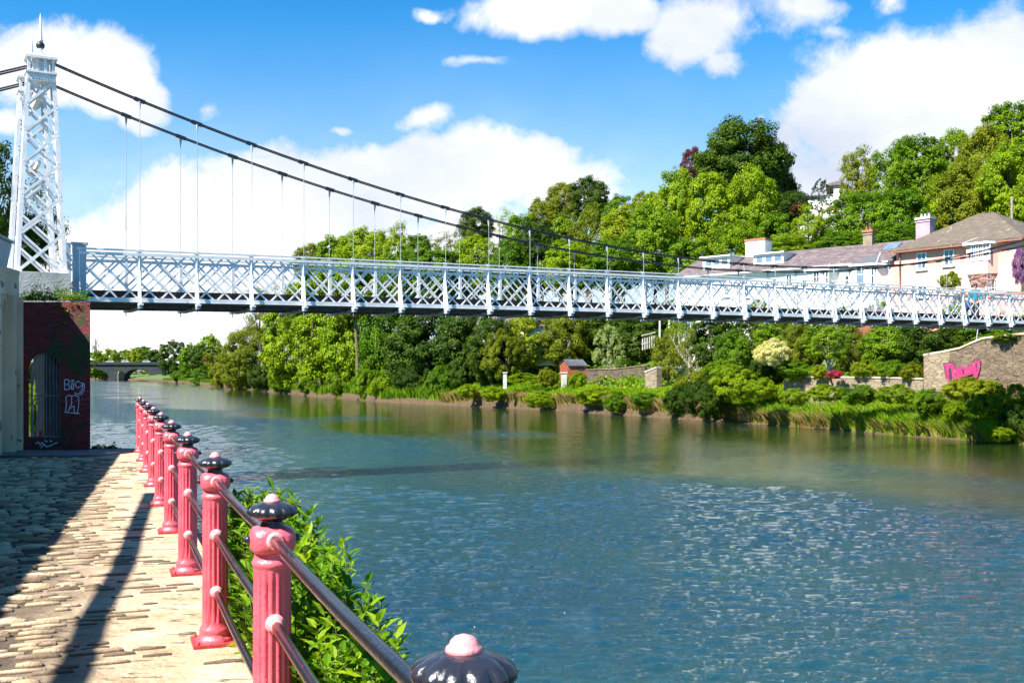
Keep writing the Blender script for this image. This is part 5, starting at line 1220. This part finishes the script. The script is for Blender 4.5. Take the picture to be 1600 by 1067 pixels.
q.prism([R_a, A_+Vector((-.86,.0,ze_-zb_-.05)), A_+Vector((-.6,1.3,ze_-zb_-.05)), A_+Vector((-.1,1.3,zt_-zb_))], (0,0,.045)); fs_.put(q, 'roof', 'felt')
q = MB(); fs_.slab(q, .95, 1.5, ze_-.42, ze_-.16, .004, .03); fs_.put(q, 'window', 'glass')
# poles, balustrade
for px, y0, y1, D, r0, lb in ((1031,488,522,92,.09,'pale post under the deck right of the dark holly'),(1046,486,520,92,.12,'thicker white post under the deck beside the twiggy tree'),(331,545,580,400,.14,'tall thin timber lamp pole left of the pair by the far water'),(336,552,582,395,.12,'shorter lamp pole in the middle by the far water'),(342,541,580,410,.14,'tall thin lamp pole right of the pair by the far water'),(249,540,565,585,.2,'lone thin pole at the right end of the stone bridge')):
    q = MB(); a = at(px, y0, D); b = at(px, y1, D); q.tube([b-Vector((0,0,1)), a], [r0, r0*.7], 8); q.box(tuple(a), (r0*3, r0*3, r0*.8))
    tag(q.build('post' if D < 100 else 'lamp_pole', M['trimwhite' if D < 100 else 'wood']), lb, 'pole')
q = MB(); D = 93
for i in range(6): c = at(1004+3.6*i, 529-.9*i, D); q.box((c.x, D, c.z-.5), (.09,.09,1.0))
a = at(1002, 524.5, D); b = at(1024, 519, D); q.beam(a, b, .12, .08); q.beam(a-Vector((0,0,.75)), b-Vector((0,0,.75)), .10, .06); tag(q.build('balustrade', M['concrete']), 'white garden balustrade under the deck left of the twiggy tree', 'balustrade')
q = MB(); q.tube([at(1530, 500, 60), at(1525, 536, 60)], .03, 6); tag(q.build('metal_stake', M['hanger']), 'leaning grey metal stake behind the rubble wall', 'stake')

# ------------------------------------------------------------------ the walker on the bridge
def skinned(name, J, E, m, parent, lvl=2):
    me = bpy.data.meshes.new(name); me.from_pydata([j[0] for j in J], E, []); me.materials.append(M[m]); o = link(name, me, parent)
    md = o.modifiers.new('skin', 'SKIN'); md.use_smooth_shade = True; md.branch_smoothing = .4
    if not me.skin_vertices: me.attributes
    for i, j in enumerate(J):
        sv = me.skin_vertices[0].data[i]; sv.radius = (j[1], j[2] if len(j) > 2 else j[1]); sv.use_root = (i == 0)
    s2 = o.modifiers.new('sub', 'SUBSURF'); s2.levels = s2.render_levels = lvl; return o
pn = 23.35; pb = bp(pn, .95, zb(pn)+.09)
pe = empty('person', pb, 'person in a teal jacket and sunglasses walking across the bridge with a blue bag', 'person', None, math.atan2(-BD.y, -BD.x)+.75)
# local frame: +x is the walking direction, y to the person's left
J = [((0,0,.92),.10,.13),((0,0,1.10),.10,.13),((.0,0,1.30),.115,.16),((.0,0,1.42),.09,.15),((.01,0,1.50),.055),
 ((.0,.19,1.41),.062),((-.03,.25,1.16),.048),((.12,.24,.96),.040),((.0,-.19,1.41),.062),((.03,-.27,1.16),.048),((.22,-.22,1.08),.040)]
E = [(0,1),(1,2),(2,3),(3,4),(3,5),(5,6),(6,7),(3,8),(8,9),(9,10)]
def fingers(J, E, k, p, d):
    n0 = len(J); p = Vector(p); d = Vector(d).normalized(); J.append((tuple(p+d*.04), .020, .03)); E.append((k, n0)); J.append((tuple(p+d*.085), .018, .036)); E.append((n0, n0+1))
    for i, (y_, l_) in enumerate(((-.030,.065),(-.010,.075),(.010,.072),(.030,.055))):
        b_ = len(J); s_ = p+d*.10+Vector((0,y_,0)); J.append((tuple(s_), .009)); J.append((tuple(s_+d*l_*.5+Vector((.006,0,-.004))), .0085)); J.append((tuple(s_+d*l_*.9+Vector((.02,0,-.012))), .0075)); E.extend([(n0+1, b_), (b_, b_+1), (b_+1, b_+2)])
    b_ = len(J); J.append((tuple(p+d*.05+Vector((.02,.035,0))), .010)); J.append((tuple(p+d*.09+Vector((.045,.045,0))), .009)); E.extend([(n0, b_), (b_, b_+1)])
JB = [((0,0,1.30),.07),((.0,0,1.46),.055),((.015,0,1.54),.058),((.02,0,1.60),.078,.072),((.02,0,1.67),.088,.078),((.015,0,1.735),.07,.065)]; EB = [(0,1),(1,2),(2,3),(3,4),(4,5)]
def arm(sd, el, wr):
    k = len(JB); JB.append(((0,sd*.17,1.39),.045)); JB.append((el,.036)); JB.append((wr,.028)); EB.extend([(0,k),(k,k+1),(k+1,k+2)]); d = Vector(wr)-Vector(el); fingers(JB, EB, k+2, wr, d)
arm(1, (-.03,.25,1.16), (.13,.24,.95)); arm(-1, (.03,-.27,1.16), (.24,-.22,1.07))
for sd, kn, an, to in ((1,(.12,.09,.50),(.02,.09,.09),(.17,.10,.035)),(-1,(.02,-.09,.50),(-.24,-.09,.12),(-.12,-.10,.035))):
    k = len(JB); JB += [((0,sd*.09,.90),.075),(kn,.050),(an,.036),(to,.034)]; EB += [(k,k+1),(k+1,k+2),(k+2,k+3)]
    if sd == 1: JB.append(((0,0,1.05),.09)); EB += [(0,len(JB)-1),(len(JB)-1,k)]; hipv = len(JB)-1
    else: EB.append((hipv,k))
skinned('body', JB, EB, 'skin', pe)
skinned('jacket', J, E, 'teal', pe)
JT = [((0,0,.96),.10,.14),((.0,.09,.86),.092),((.12,.09,.50),.066),((.03,.09,.12),.055),((0,-.09,.86),.092),((.02,-.09,.50),.066),((-.23,-.09,.15),.055)]
skinned('trousers', JT, [(0,1),(1,2),(2,3),(0,4),(4,5),(5,6)], 'trouser', pe)
q = MB(); q.ball((0.005,0,1.70), .098, 14, (1,.92,.92)); q.ball((-.045,0,1.64), .075, 12, (.9,1,1.1)); q.build('hair', M['hair'], pe)
q = MB()
for s_ in (-1, 1): q.ball((.104, s_*.032, 1.668), .022, 10, (.5,1.1,.8)); q.beam((.10, s_*.055, 1.672), (.0, s_*.085, 1.675), .006, .008)
q.beam((.11,-.03,1.675), (.11,.03,1.675), .006, .008); q.build('sunglasses', M['black'], pe)
q = MB(); q.ball((.112,0,1.64), .016, 8, (1,.8,1.3)); q.ball((.095,0,1.605), .016, 8, (.7,1.5,.5)); q.ball((.01,.088,1.65), .022, 8, (.9,.4,1.3)); q.ball((.01,-.088,1.65), .022, 8, (.9,.4,1.3)); q.build('face_features', M['skin'], pe)
q = MB()
for s_ in (1, -1):
    tx = (.12,.10) if s_ == 1 else (-.17,-.10); q.ball((tx[0], tx[1], .05), .06, 12, (2.1,.85,.8))
q.build('shoes', M['black'], pe)
q = MB(); q.ball((.05,-.30,.80), .20, 14, (.9,.5,1.15)); q.beam((.05,-.26,.98), (0,.0,1.46), .03, .012); bg_ = q.build('shoulder_bag', M['navy']); bg_.parent = None
bg_.matrix_world = Matrix.Translation(pe.location) @ Matrix.Rotation(pe.rotation_euler.z, 4, 'Z'); tag(bg_, 'blue shoulder bag carried by the person on the bridge', 'bag')
